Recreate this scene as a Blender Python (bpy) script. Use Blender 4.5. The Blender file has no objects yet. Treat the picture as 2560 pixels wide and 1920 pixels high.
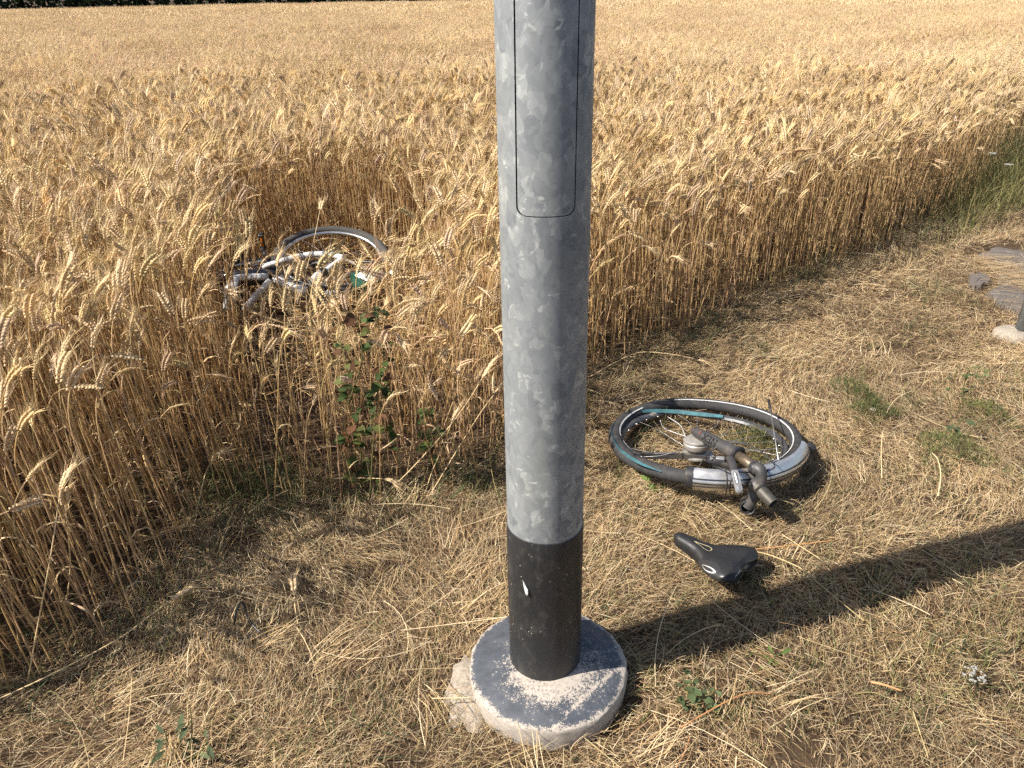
import bpy, bmesh, math, random
import numpy as np
from mathutils import Vector

RAD = math.radians
rng = np.random.default_rng(11)
random.seed(5)
sc = bpy.context.scene

# ------------------------------------------------------------------ camera
PITCH, ROLL, EYE = RAD(27.33), RAD(1.0), 1.5
FPX = 1900.0                                   # focal length for a 2560 px wide picture
FWD = np.array([0, math.cos(PITCH), -math.sin(PITCH)])
_r0 = np.array([1.0, 0, 0]); _u0 = np.array([0, math.sin(PITCH), math.cos(PITCH)])
RGT = math.cos(ROLL) * _r0 - math.sin(ROLL) * _u0
UPV = math.cos(ROLL) * _u0 + math.sin(ROLL) * _r0
CAM = np.array([0, 0, EYE])
cd = bpy.data.cameras.new('camera'); cam = bpy.data.objects.new('camera', cd)
sc.collection.objects.link(cam); sc.camera = cam
cd.sensor_width = 36; cd.lens = FPX / 2560 * 36; cd.clip_start = 0.05; cd.clip_end = 2000
from mathutils import Matrix
cam.matrix_world = Matrix(((RGT[0], UPV[0], -FWD[0], 0), (RGT[1], UPV[1], -FWD[1], 0),
                           (RGT[2], UPV[2], -FWD[2], EYE), (0, 0, 0, 1)))

def at(x, y, z=0.0):
    """survey helper: the point of height z on the sight line of a photo position"""
    d = FWD + RGT * (x - 1280) / FPX - UPV * (y - 960) / FPX
    return CAM + d * (z - EYE) / d[2]

# ------------------------------------------------------------------ sky, sun, exposure
SUN_EL = RAD(45); SUN_DIR = np.array([-0.951, -0.309, 0]) * math.cos(SUN_EL) + np.array([0, 0, math.sin(SUN_EL)])
w = bpy.data.worlds.new('World'); sc.world = w; w.use_nodes = True
wn = w.node_tree
sky = wn.nodes.new('ShaderNodeTexSky'); sky.sky_type = 'NISHITA'; sky.sun_disc = False
sky.sun_elevation = SUN_EL
sky.sun_rotation = math.atan2(SUN_DIR[0], SUN_DIR[1])
sky.dust_density = 1.5
bg = wn.nodes['Background']; bg.inputs['Strength'].default_value = 0.08
wn.links.new(sky.outputs[0], bg.inputs[0])
sl = bpy.data.lights.new('sun', 'SUN'); sun = bpy.data.objects.new('sun', sl); sc.collection.objects.link(sun)
sl.energy = 5.0; sl.angle = RAD(0.5); sl.color = (1.0, 0.93, 0.83)
sun.rotation_euler = Vector(SUN_DIR).to_track_quat('Z', 'Y').to_euler()
sun.location = (-5, -2, 6)
sc.view_settings.view_transform = 'Standard'; sc.view_settings.look = 'None'
sc.view_settings.exposure = 0.9; sc.view_settings.gamma = 1.0
sc.render.engine = 'CYCLES'
sc.cycles.max_bounces = 4; sc.cycles.diffuse_bounces = 3; sc.cycles.glossy_bounces = 2
sc.cycles.transmission_bounces = 2; sc.cycles.use_light_tree = False; sc.cycles.transparent_max_bounces = 4
sc.cycles.caustics_reflective = False; sc.cycles.caustics_refractive = False
sc.cycles.use_denoising = False

# ------------------------------------------------------------------ mesh helpers
def nrm(v):
    v = np.asarray(v, float); return v / (np.linalg.norm(v) + 1e-12)

class Soup:
    """collects vertices, faces and one colour per vertex"""
    def __init__(s): s.v = []; s.f3 = []; s.f4 = []; s.c = []; s.n = 0; s.at = {}
    def add(s, v, f3=None, f4=None, col=(1, 1, 1)):
        v = np.asarray(v, float).reshape(-1, 3); k = len(v)
        col = np.asarray(col, float)
        if col.ndim == 1: col = np.broadcast_to(col, (k, 3))
        s.v.append(v); s.c.append(col)
        if f3 is not None and len(f3): s.f3.append(np.asarray(f3, int).reshape(-1, 3) + s.n)
        if f4 is not None and len(f4): s.f4.append(np.asarray(f4, int).reshape(-1, 4) + s.n)
        s.n += k
        return s
    def join(s, o, R=None, t=None, sc_=1.0, tint=1.0):
        v = np.concatenate(o.v) * sc_
        if R is not None: v = v @ np.asarray(R).T
        if t is not None: v = v + np.asarray(t)
        c = np.concatenate(o.c) * tint
        f3 = np.concatenate(o.f3) if o.f3 else None
        f4 = np.concatenate(o.f4) if o.f4 else None
        return s.add(v, f3, f4, c)
    def arrays(s):
        v = np.concatenate(s.v); c = np.concatenate(s.c)
        f3 = np.concatenate(s.f3) if s.f3 else np.zeros((0, 3), int)
        f4 = np.concatenate(s.f4) if s.f4 else np.zeros((0, 4), int)
        return v, c, f3, f4
    def mesh(s, name, smooth=False, color=True, angle=None, extra_points=None):
        v, c, f3, f4 = s.arrays()
        m = bpy.data.meshes.new(name)
        m.vertices.add(len(v)); m.vertices.foreach_set('co', v.astype(np.float32).ravel())
        nl = f3.size + f4.size
        m.loops.add(nl); m.polygons.add(len(f3) + len(f4))
        m.loops.foreach_set('vertex_index', np.concatenate([f3.ravel(), f4.ravel()]).astype(np.int32))
        st = np.concatenate([np.arange(len(f3)) * 3, f3.size + np.arange(len(f4)) * 4]).astype(np.int32)
        m.polygons.foreach_set('loop_start', st)
        m.update(calc_edges=True)
        if smooth: m.polygons.foreach_set('use_smooth', np.ones(len(m.polygons), bool))
        if color:
            a = m.color_attributes.new('col', 'FLOAT_COLOR', 'POINT')
            a.data.foreach_set('color', np.concatenate([c, np.ones((len(c), 1))], 1).astype(np.float32).ravel())
        if angle is not None:
            m.polygons.foreach_set('use_smooth', np.ones(len(m.polygons), bool))
            m.set_sharp_from_angle(angle=RAD(angle))
        return m

def frames(P):
    P = np.asarray(P, float)
    T = np.gradient(P, axis=0); T /= np.linalg.norm(T, axis=1)[:, None] + 1e-12
    a = np.array([0, 0, 1.0]) if abs(T[0][2]) < .9 else np.array([1.0, 0, 0])
    N = [nrm(np.cross(a, T[0]))]
    for i in range(1, len(P)):
        N.append(nrm(N[-1] - T[i] * (N[-1] @ T[i])))
    N = np.array(N); return T, N, np.cross(T, N)

def smooth_path(P, k=6, closed=False):
    """Catmull-Rom through the given points"""
    P = np.asarray(P, float); n = len(P); out = []
    for i in range(n if closed else n - 1):
        p0 = P[(i - 1) % n] if closed or i > 0 else 2 * P[0] - P[1]
        p1 = P[i]; p2 = P[(i + 1) % n]
        p3 = P[(i + 2) % n] if closed or i + 2 < n else 2 * P[-1] - P[-2]
        for t in np.linspace(0, 1, k, endpoint=False):
            out.append(.5 * ((2 * p1) + (p2 - p0) * t + (2 * p0 - 5 * p1 + 4 * p2 - p3) * t * t + (3 * p1 - p0 - 3 * p2 + p3) * t ** 3))
    if not closed: out.append(P[-1])
    return np.array(out)

def tube(s, P, r, sides=8, col=(1, 1, 1), caps=True, closed=False, squash=1.0, up=None):
    P = np.asarray(P, float); n = len(P)
    r = np.broadcast_to(np.asarray(r, float), (n,))
    T, N, B = frames(P)
    if closed:
        T = np.roll(P, -1, 0) - np.roll(P, 1, 0); T /= np.linalg.norm(T, axis=1)[:, None]
    if up is not None:
        B = np.array([nrm(np.asarray(up) - t * (np.asarray(up) @ t)) for t in T]); N = np.cross(B, T)
    a = np.linspace(0, 2 * np.pi, sides, endpoint=False)
    V = P[:, None] + r[:, None, None] * (np.cos(a)[None, :, None] * N[:, None] + squash * np.sin(a)[None, :, None] * B[:, None])
    i, j = np.meshgrid(np.arange(n if closed else n - 1), np.arange(sides), indexing='ij')
    i2 = (i + 1) % n; j2 = (j + 1) % sides
    F = np.stack([i * sides + j, i * sides + j2, i2 * sides + j2, i2 * sides + j], -1).reshape(-1, 4)
    V = V.reshape(-1, 3); f3 = []
    if caps and not closed:
        V = np.concatenate([V, P[:1], P[-1:]])
        c0, c1 = n * sides, n * sides + 1
        for q in range(sides):
            f3.append((c0, (q + 1) % sides, q)); f3.append((c1, (n - 1) * sides + q, (n - 1) * sides + (q + 1) % sides))
    s.add(V, f3, F, col)

def lathe(s, prof, o, axis, seg=32, col=(1, 1, 1), ref=None):
    """profile of (radius, height) turned about an axis at o"""
    ax = nrm(axis); a = np.array([1.0, 0, 0]) if ref is None else np.asarray(ref, float)
    if abs(ax @ a) > .9: a = np.array([0, 1.0, 0])
    N = nrm(a - ax * (a @ ax)); B = np.cross(ax, N)
    th = np.linspace(0, 2 * np.pi, seg, endpoint=False); prof = np.asarray(prof, float); n = len(prof)
    V = np.asarray(o) + prof[:, 1][:, None, None] * ax + prof[:, 0][:, None, None] * (np.cos(th)[None, :, None] * N + np.sin(th)[None, :, None] * B)
    i, j = np.meshgrid(np.arange(n - 1), np.arange(seg), indexing='ij'); j2 = (j + 1) % seg
    F = np.stack([i * seg + j, i * seg + j2, (i + 1) * seg + j2, (i + 1) * seg + j], -1).reshape(-1, 4)
    s.add(V.reshape(-1, 3), None, F, col)

def boxm(s, c, x, y, z, hx, hy, hz, col=(1, 1, 1), bev=0.0):
    c = np.asarray(c, float); x = nrm(x); y = nrm(np.asarray(y) - x * (np.asarray(y) @ x)); z = np.cross(x, y)
    if bev <= 0:
        V = [c + x * hx * a + y * hy * b + z * hz * d for d in (-1, 1) for b in (-1, 1) for a in (-1, 1)]
        s.add(V, None, [(0, 2, 3, 1), (4, 5, 7, 6), (0, 1, 5, 4), (2, 6, 7, 3), (0, 4, 6, 2), (1, 3, 7, 5)], col)
    else:
        ring = []
        for ax, ay in ((1, 1), (-1, 1), (-1, -1), (1, -1)):
            for k in range(3):
                t = {(1, 1): 0, (-1, 1): 90, (-1, -1): 180, (1, -1): 270}[(ax, ay)] + k * 45
                ring.append((ax * (hx - bev) + bev * math.cos(RAD(t)), ay * (hy - bev) + bev * math.sin(RAD(t))))
        lv = [(-hz, .82), (-hz + bev, 1), (hz - bev, 1), (hz, .82)]
        V = [c + x * a * k + y * b * k + z * h for h, k in lv for a, b in ring]; n = len(ring); F = []
        for l in range(3):
            for q in range(n): F.append((l * n + q, l * n + (q + 1) % n, (l + 1) * n + (q + 1) % n, (l + 1) * n + q))
        V += [c - z * hz, c + z * hz]; f3 = []
        for q in range(n):
            f3.append((4 * n, (q + 1) % n, q)); f3.append((4 * n + 1, 3 * n + q, 3 * n + (q + 1) % n))
        s.add(V, f3, F, col)

def ribbons(s, base, az, el, bend, L, W, col, K=3, taper=.7, curl=0.0, roll=0.0, zmin=None, power=1.0):
    """many curved flat blades at once"""
    N = len(base); one = lambda q: np.broadcast_to(np.asarray(q, float), (N,))
    az, el, bend, L, W, curl, roll = map(one, (az, el, bend, L, W, curl, roll))
    P = np.array(base, float); V = np.zeros((N, K + 1, 2, 3))
    for k in range(K + 1):
        t = k / K
        e = el + bend * t ** power; a = az + curl * t
        d = np.stack([np.cos(e) * np.cos(a), np.cos(e) * np.sin(a), np.sin(e)], 1)
        sd = np.stack([-np.sin(a), np.cos(a), np.zeros(N)], 1); up = np.cross(d, sd)
        sv = sd * np.cos(roll)[:, None] + up * np.sin(roll)[:, None]
        ww = (W * (1 - taper * t))[:, None] * .5
        V[:, k, 0] = P - sv * ww; V[:, k, 1] = P + sv * ww
        P = P + d * (L / K)[:, None]
    if zmin is not None: V[..., 2] = np.maximum(V[..., 2], zmin)
    b = np.arange(N)[:, None] * (K + 1) * 2 + np.arange(K)[None] * 2
    F = np.stack([b, b + 1, b + 3, b + 2], -1).reshape(-1, 4)
    s.add(V.reshape(-1, 3), None, F, np.repeat(np.asarray(col, float), (K + 1) * 2, 0))

def leaf_blade(s, base, d, up, L, W, col, fold=.25, shape='oval', K=5, droop=.3):
    d = nrm(d); sd = nrm(np.cross(d, up)); up = np.cross(sd, d); V = []; F = []
    for k in range(K + 1):
        t = k / K
        wv = {'oval': math.sin(math.pi * min(1, t * .96 + .04)) ** .8, 'heart': (math.sin(math.pi * min(1, t * .75 + .25)) ** .9) if t < 1 else 0.02,
              'lance': math.sin(math.pi * (t * .9 + .06)) ** 1.2}[shape] * W * .5
        c = base + d * L * t - up * droop * L * t * t
        V += [c - sd * wv + up * wv * fold, c, c + sd * wv + up * wv * fold]
        if k: b = 3 * k; F += [(b - 3, b - 2, b + 1, b), (b - 2, b - 1, b + 2, b + 1)]
    s.add(V, None, F, col)

# ------------------------------------------------------------------ objects and tags
COL = sc.collection
ROOT = {}
def tag(o, label, cat=None, group=None):
    o['label'] = label
    if cat: o['category'] = cat
    if group: o['group'] = group
    return o
def thing(name, label, cat, loc, group=None):
    o = bpy.data.objects.new(name, None); COL.objects.link(o); o.empty_display_size = .05
    o.location = tuple(loc); ROOT[o.name] = np.asarray(loc, float)
    return tag(o, label, cat, group)
def part(name, soup, mat, parent=None, label=None, smooth=True, angle=None, loc=None, color=True):
    m = soup if isinstance(soup, bpy.types.Mesh) else None
    root = ROOT[parent.name] if parent is not None else (np.asarray(loc, float) if loc is not None else np.zeros(3))
    if m is None:
        m = soup.mesh(name, smooth=smooth, angle=angle, color=color)
    if np.any(root): m.transform(Matrix.Translation(-Vector(root)))
    m.materials.append(mat)
    o = bpy.data.objects.new(name, m); COL.objects.link(o)
    if parent is not None: o.parent = parent
    elif loc is not None: o.location = tuple(loc)
    ROOT[o.name] = root
    if label: o['label'] = label
    return o
def kind(o, k): o['kind'] = k; return o

# ------------------------------------------------------------------ materials
def newmat(name):
    m = bpy.data.materials.new(name); m.use_nodes = True
    nt = m.node_tree; b = nt.nodes['Principled BSDF']
    return m, nt, b
def N(nt, t, **kw):
    n = nt.nodes.new(t)
    for k, v in kw.items():
        if k.startswith('_'): setattr(n, k[1:], v)
        else: n.inputs[k.replace('__', ' ')].default_value = v
    return n
def coords(nt, scale=(1, 1, 1), kindc='Object'):
    tc = N(nt, 'ShaderNodeTexCoord'); mp = N(nt, 'ShaderNodeMapping'); mp.inputs['Scale'].default_value = scale
    nt.links.new(tc.outputs[kindc], mp.inputs[0]); return mp.outputs[0]
def ramp(nt, src, stops, interp='LINEAR'):
    r = N(nt, 'ShaderNodeValToRGB'); r.color_ramp.interpolation = interp
    e = r.color_ramp.elements
    while len(e) < len(stops): e.new(.5)
    for q, (p, c) in zip(e, stops):
        q.position = p; q.color = (*c, 1) if len(c) == 3 else c
    nt.links.new(src, r.inputs[0]); return r.outputs[0]
def mixc(nt, a, b, fac, mode='MIX'):
    m = N(nt, 'ShaderNodeMix', _data_type='RGBA', _blend_type=mode)
    for i, q in ((6, a), (7, b), (0, fac)):
        if isinstance(q, (int, float)): m.inputs[i].default_value = q
        elif isinstance(q, tuple): m.inputs[i].default_value = (*q, 1)
        else: nt.links.new(q, m.inputs[i])
    return m.outputs[2]
def mth(nt, op, a, b=None, c=None):
    m = N(nt, 'ShaderNodeMath', _operation=op)
    for i, q in enumerate((a, b, c)):
        if q is None: continue
        if isinstance(q, (int, float)): m.inputs[i].default_value = q
        else: nt.links.new(q, m.inputs[i])
    return m.outputs[0]
def bump(nt, b, h, strength=.4, dist=.002):
    n = N(nt, 'ShaderNodeBump', Strength=strength, Distance=dist); nt.links.new(h, n.inputs['Height'])
    nt.links.new(n.outputs[0], b.inputs['Normal'])
def simple(name, col, rough=.5, metal=0.0, var=.25, vscale=60, spec=.5, grime=None, bmp=0.0):
    m, nt, b = newmat(name)
    nz = N(nt, 'ShaderNodeTexNoise', Scale=vscale, Detail=5.0, Roughness=.65); nt.links.new(coords(nt), nz.inputs['Vector'])
    lo = tuple(c * (1 - var) for c in col); hi = tuple(min(1, c * (1 + var)) for c in col)
    out = ramp(nt, nz.outputs[0], [(.3, lo), (.7, hi)])
    if grime:
        n2 = N(nt, 'ShaderNodeTexNoise', Scale=vscale * .35, Detail=8.0, Roughness=.75); nt.links.new(coords(nt), n2.inputs['Vector'])
        out = mixc(nt, out, grime, ramp(nt, n2.outputs[0], [(.5, (0, 0, 0)), (.72, (.75, .75, .75))]))
    nt.links.new(out, b.inputs['Base Color'])
    b.inputs['Metallic'].default_value = metal; b.inputs['Specular IOR Level'].default_value = spec
    nt.links.new(ramp(nt, nz.outputs[0], [(.2, (max(0, rough - .1),) * 3), (.8, (min(1, rough + .12),) * 3)]), b.inputs['Roughness'])
    if bmp: bump(nt, b, nz.outputs[0], bmp, .002)
    return m
def vegetal(name, trans=.22, inst=False, rough=.55, spec=.25):
    """plant tissue: own colour per blade, a little light passing through"""
    m, nt, b = newmat(name)
    a = N(nt, 'ShaderNodeAttribute', _attribute_name='col'); c = a.outputs['Color']
    if inst:
        oi = N(nt, 'ShaderNodeObjectInfo')
        c = mixc(nt, c, ramp(nt, oi.outputs['Random'], [(0, (.80, .75, .68)), (.2, (.92, .90, .86)), (.6, (1.0, 1.0, .99)), (1, (1.10, 1.12, 1.12))]), 1.0, 'MULTIPLY')
    nt.links.new(c, b.inputs['Base Color'])
    b.inputs['Roughness'].default_value = rough; b.inputs['Specular IOR Level'].default_value = spec
    tr = N(nt, 'ShaderNodeBsdfTranslucent'); nt.links.new(c, tr.inputs[0])
    mx = N(nt, 'ShaderNodeMixShader'); mx.inputs[0].default_value = trans
    nt.links.new(b.outputs[0], mx.inputs[1]); nt.links.new(tr.outputs[0], mx.inputs[2])
    nt.links.new(mx.outputs[0], nt.nodes['Material Output'].inputs[0])
    return m
M_STRAW = vegetal('dry_straw', .18)
M_WHEAT = vegetal('ripe_wheat', .28, inst=True)
M_STALK = vegetal('wheat_stalk', .15)
M_GREEN = vegetal('green_leaf', .3, rough=.65, spec=.15)

# ------------------------------------------------------------------ field outline
EDGE = [(-9, -.2), (-4, .45), (-2.0, .95), (-1.3, 1.2), (-1.1, 1.4), (-1.02, 1.58), (-.95, 1.84), (-1.0, 2.02), (-.67, 2.02), (-.41, 2.06),
        (-.03, 2.24), (.2, 2.75), (.38, 3.07), (.9, 3.4), (1.25, 3.85), (1.58, 4.1), (2.36, 4.67), (3.0, 5.35), (3.55, 5.78), (5.1, 7.7), (9, 12.6), (60, 76), (-80, 76), (-80, -.2)]
EDGE = np.array(EDGE)
def inside(poly, x, y):
    r = np.zeros(len(x), bool); n = len(poly)
    for i in range(n):
        x1, y1 = poly[i]; x2, y2 = poly[(i + 1) % n]
        c = ((y1 > y) != (y2 > y)) & (x < (x2 - x1) * (y - y1) / (y2 - y1 + 1e-12) + x1)
        r ^= c
    return r
def edge_dist(x, y):
    d = np.full(len(x), 1e9); P = np.stack([x, y], 1)
    for i in range(len(EDGE) - 4):
        a, b = EDGE[i], EDGE[i + 1]; ab = b - a
        t = np.clip(((P - a) @ ab) / (ab @ ab), 0, 1)
        d = np.minimum(d, np.linalg.norm(P - a - t[:, None] * ab, axis=1))
    return d
HOLE = np.array([(-.98, 2.56), (-1.2, 3.05), (-1.5, 3.7), (-1.56, 4.1), (-1.35, 4.33), (-.9, 4.4), (-.42, 4.15), (-.30, 3.5), (-.42, 2.95), (-.7, 2.66)])
def hole_d(x, y):
    """below 1 inside the flattened hollow, growing with distance outside it"""
    x = np.asarray(x, float) + .03 * np.sin(y * 19); d = np.full(len(x), 1e9); P = np.stack([x, y], 1)
    for i in range(len(HOLE)):
        a, b = HOLE[i], HOLE[(i + 1) % len(HOLE)]; ab = b - a; t = np.clip(((P - a) @ ab) / (ab @ ab), 0, 1)
        d = np.minimum(d, np.linalg.norm(P - a - t[:, None] * ab, axis=1))
    return np.where(inside(HOLE, x, y), 1 - d, 1 + d / .6)

# ------------------------------------------------------------------ ground
def hgt(x, y):
    return .010 * np.sin(x * 5.1 + 1.3 * np.sin(y * 3.3)) * np.cos(y * 4.7 + x) + .006 * np.sin(x * 13 + y * 7) * np.sin(y * 17 - x * 5)
gx = np.concatenate([[-600, -200, -80, -30, -12, -6], np.arange(-3.5, 6.01, .05), [8, 12, 20, 40, 90, 250, 600]])
gy = np.concatenate([[-300, -60, -12, -3, -.5], np.arange(.4, 7.01, .05), [8, 10, 14, 20, 40, 90, 250, 900]])
X, Y = np.meshgrid(gx, gy, indexing='ij')
Z = hgt(X, Y) * ((np.abs(X) < 7) & (Y < 8) & (Y > 0)) - .012
gs = Soup(); a, b = X.shape
i, j = np.meshgrid(np.arange(a - 1), np.arange(b - 1), indexing='ij')
gs.add(np.stack([X, Y, Z], -1).reshape(-1, 3), None, np.stack([i * b + j, (i + 1) * b + j, (i + 1) * b + j + 1, i * b + j + 1], -1).reshape(-1, 4))
m, nt, b_ = newmat('soil')
co = coords(nt)
n1 = N(nt, 'ShaderNodeTexNoise', Scale=9.0, Detail=9.0, Roughness=.7); nt.links.new(co, n1.inputs[0])
n2 = N(nt, 'ShaderNodeTexNoise', Scale=160.0, Detail=6.0, Roughness=.7); nt.links.new(co, n2.inputs[0])
c1 = ramp(nt, n1.outputs[0], [(.3, (.045, .031, .02)), (.55, (.09, .062, .039)), (.75, (.18, .13, .088))])
c2 = ramp(nt, n2.outputs[0], [(.3, (.55, .52, .5)), (.7, (1.25, 1.2, 1.15))])
nt.links.new(mixc(nt, c1, c2, 1.0, 'MULTIPLY'), b_.inputs['Base Color']); b_.inputs['Roughness'].default_value = .95
b_.inputs['Specular IOR Level'].default_value = .15
bump(nt, b_, n2.outputs[0], .8, .006)
ground = kind(part('ground', gs, m, smooth=True, color=False), 'structure')

# ------------------------------------------------------------------ wheat
EAR = np.array([.77, .59, .36]); STEM = np.array([.73, .535, .29]); AWN = np.array([.75, .57, .33]); LEAF = np.array([.60, .44, .25])
def stalk(h, nod, ear_len, bow, r, detail=2, awned=True, broken=False):
    """one ripe stalk growing up z and nodding to +x; detail 2 near, 1 middle distance, 0 far"""
    s = Soup()
    tint = r.normal(1, .08); sh = np.array([1, r.normal(1, .03), r.normal(1, .07)]) * tint
    n = {2: 9, 1: 5, 0: 3}[detail]; P = [np.zeros(3)]; ang = bow
    ts = np.linspace(0, 1, n) if n < 9 else np.array([0, .2, .4, .6, .78, .86, .92, .965, 1.0])
    side = r.normal(0, .03)
    for k in range(1, n):
        t = ts[k]; ang = bow * (1 - t) + nod * max(0, (t - .8) / .2) ** 1.3 * .8 + bow * t
        st = h * (ts[k] - ts[k - 1])
        P.append(P[-1] + np.array([math.sin(ang), side * t, math.cos(ang)]) * st)
    P = np.array(P); rr = np.interp(ts, [0, 1], [.0025, .0014])
    if detail == 2:
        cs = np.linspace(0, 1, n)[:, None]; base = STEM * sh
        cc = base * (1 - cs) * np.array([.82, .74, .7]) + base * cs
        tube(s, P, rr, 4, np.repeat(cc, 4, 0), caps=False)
        k = int(n * .45); tube(s, P[k:k + 2][:1].repeat(2, 0) + np.array([[0, 0, 0], [0, 0, .012]]), .0026, 4, STEM * sh * .72, caps=False)
    elif detail == 1: tube(s, P, rr * 1.15, 3, STEM * sh, caps=False)
    else:
        ribbons(s, P[:1], r.uniform(0, 6.28), 1.5, -.4, h, .004, STEM[None] * sh, K=1, taper=.2)
    # leaves, dry and curled
    nl = {2: r.integers(1, 3), 1: 1, 0: 0}[detail]
    for _ in range(nl):
        t = r.uniform(.1, .6) * h; q = P[0] + (np.array([np.interp(t, ts * h, P[:, 0]), np.interp(t, ts * h, P[:, 1]), np.interp(t, ts * h, P[:, 2])]))
        c = (LEAF * sh * r.uniform(.7, 1.25))[None]
        ribbons(s, q[None], r.uniform(0, 6.28), r.uniform(.5, 1.3), -r.uniform(1.2, 3.4), r.uniform(.06, .13), r.uniform(.004, .0075), c, K=4 if detail == 2 else 2, taper=.85, curl=r.normal(0, 1.2), roll=r.normal(0, .8), zmin=.004)
    if broken: return s
    # ear
    d = nrm(P[-1] - P[-2]); p = P[-1].copy(); a0 = math.atan2(d[0], d[2])
    m_ = {2: 9, 1: 5, 0: 1}[detail]
    tw = r.uniform(0, math.pi)
    if detail == 0:
        e = ear_len; q = p + d * e
        sd = np.array([0, 1.0, 0]); up = np.cross(sd, d); wv = .006
        V = [p, p + d * e * .45 + sd * wv, q, p + d * e * .45 - sd * wv, p + d * e * .45 + up * wv, p + d * e * .45 - up * wv]
        s.add(V, None, [(0, 1, 2, 3), (0, 4, 2, 5)], EAR * sh)
        V = [p + d * e * .5, q + d * .04 + sd * .012, q + d * .04 - sd * .012]
        s.add(V, [(0, 1, 2)], None, AWN * sh * .9)
        return s
    ax = []; extra = r.uniform(.1, .7)
    for k in range(m_):
        t = k / m_; an = a0 + extra * t
        dd = np.array([math.sin(an), 0, math.cos(an)]); sd0 = np.array([0, 1.0, 0]); up0 = np.cross(sd0, dd)
        sd = sd0 * math.cos(tw) + up0 * math.sin(tw); up = np.cross(sd, dd)
        wmul = math.sin(math.pi * (.18 + .72 * t)) ** .6
        for g in (-1, 1):
            b = p + dd * (ear_len / m_) * (.5 if g > 0 else 0)
            sl_ = (.0165 if detail == 2 else .022) * wmul; ww = (.0050 if detail == 2 else .0040) * wmul + .0008; th = (.0040 if detail == 2 else .0032) * wmul + .0006
            out = nrm(dd * .93 + sd * g * .48 + up * r.normal(0, .14))
            c = b + sd * g * .0034 + out * sl_ * .45; tip = b + sd * g * .0022 + out * sl_
            s1 = nrm(np.cross(up, out)); u1 = np.cross(out, s1)
            V = [b, tip, c + s1 * ww, c - s1 * ww, c + u1 * th, c - u1 * th]
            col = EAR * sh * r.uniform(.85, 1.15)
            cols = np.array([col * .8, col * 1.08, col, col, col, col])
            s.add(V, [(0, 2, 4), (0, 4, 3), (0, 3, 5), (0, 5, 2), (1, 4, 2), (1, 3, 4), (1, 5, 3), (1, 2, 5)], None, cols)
            if awned and (detail == 2 or g > 0):
                for _ in range(1 if detail == 1 else r.integers(1, 3)):
                    ad = nrm(dd + sd * g * r.uniform(.12, .5) + up * r.normal(0, .22)); al = r.uniform(.03, .065)
                    wv = nrm(np.cross(ad, r.normal(size=3))) * (.00055 if detail == 2 else .0009)
                    mid = tip + ad * al * .55; en = tip + nrm(ad + sd * g * .12) * al
                    s.add([tip - wv, tip + wv, mid + wv * .7, mid - wv * .7, en], [(3, 2, 4)], [(0, 1, 2, 3)], AWN * sh * r.uniform(.85, 1.1))
        p = p + dd * ear_len / m_
    return s

def instancer(name, variants, pts, pick, rot, scl, mat):
    """one object that carries its own variants and repeats them over its own points"""
    S = Soup(); vid = []
    for k, q in enumerate(variants):
        n0 = S.n; S.join(q); vid.append(np.full(S.n - n0, k))
    vid.append(np.full(len(pts), -1)); n0 = S.n
    S.add(pts)
    me = S.mesh(name)
    def attr(nm, ty, arr, fld):
        at_ = me.attributes.new(nm, ty, 'POINT'); at_.data.foreach_set(fld, arr)
    attr('vid', 'INT', np.concatenate(vid).astype(np.int32), 'value')
    z = np.zeros(n0)
    attr('pick', 'INT', np.concatenate([z, pick]).astype(np.int32), 'value')
    attr('rot', 'FLOAT_VECTOR', np.concatenate([np.zeros((n0, 3)), rot]).astype(np.float32).ravel(), 'vector')
    attr('scl', 'FLOAT', np.concatenate([z, scl]).astype(np.float32), 'value')
    me.materials.append(mat)
    ob = bpy.data.objects.new(name, me); COL.objects.link(ob)
    ng = bpy.data.node_groups.new(name + '_nodes', 'GeometryNodeTree')
    ng.interface.new_socket('Geometry', in_out='INPUT', socket_type='NodeSocketGeometry')
    ng.interface.new_socket('Geometry', in_out='OUTPUT', socket_type='NodeSocketGeometry')
    gi = ng.nodes.new('NodeGroupInput'); go = ng.nodes.new('NodeGroupOutput'); L = ng.links.new
    def named(nm, ty):
        n = ng.nodes.new('GeometryNodeInputNamedAttribute'); n.data_type = ty; n.inputs['Name'].default_value = nm
        return n.outputs['Attribute']
    va = named('vid', 'INT')
    def sel(k):
        c = ng.nodes.new('FunctionNodeCompare'); c.data_type = 'INT'; c.operation = 'EQUAL'
        ins = [q for q in c.inputs if q.type == 'INT']; L(va, ins[0]); ins[1].default_value = k
        sp = ng.nodes.new('GeometryNodeSeparateGeometry'); sp.domain = 'POINT'
        L(gi.outputs[0], sp.inputs[0]); L(c.outputs[0], sp.inputs['Selection']); return sp.outputs[0]
    gti = ng.nodes.new('GeometryNodeGeometryToInstance')
    for k in range(len(variants)): L(sel(k), gti.inputs[0])
    iop = ng.nodes.new('GeometryNodeInstanceOnPoints')
    L(sel(-1), iop.inputs['Points']); L(gti.outputs[0], iop.inputs['Instance'])
    iop.inputs['Pick Instance'].default_value = True
    L(named('pick', 'INT'), iop.inputs['Instance Index'])
    e2r = ng.nodes.new('FunctionNodeEulerToRotation'); L(named('rot', 'FLOAT_VECTOR'), e2r.inputs[0]); L(e2r.outputs[0], iop.inputs['Rotation'])
    L(named('scl', 'FLOAT'), iop.inputs['Scale'])
    L(iop.outputs[0], go.inputs[0])
    md = ob.modifiers.new('scatter', 'NODES'); md.node_group = ng
    return ob

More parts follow.
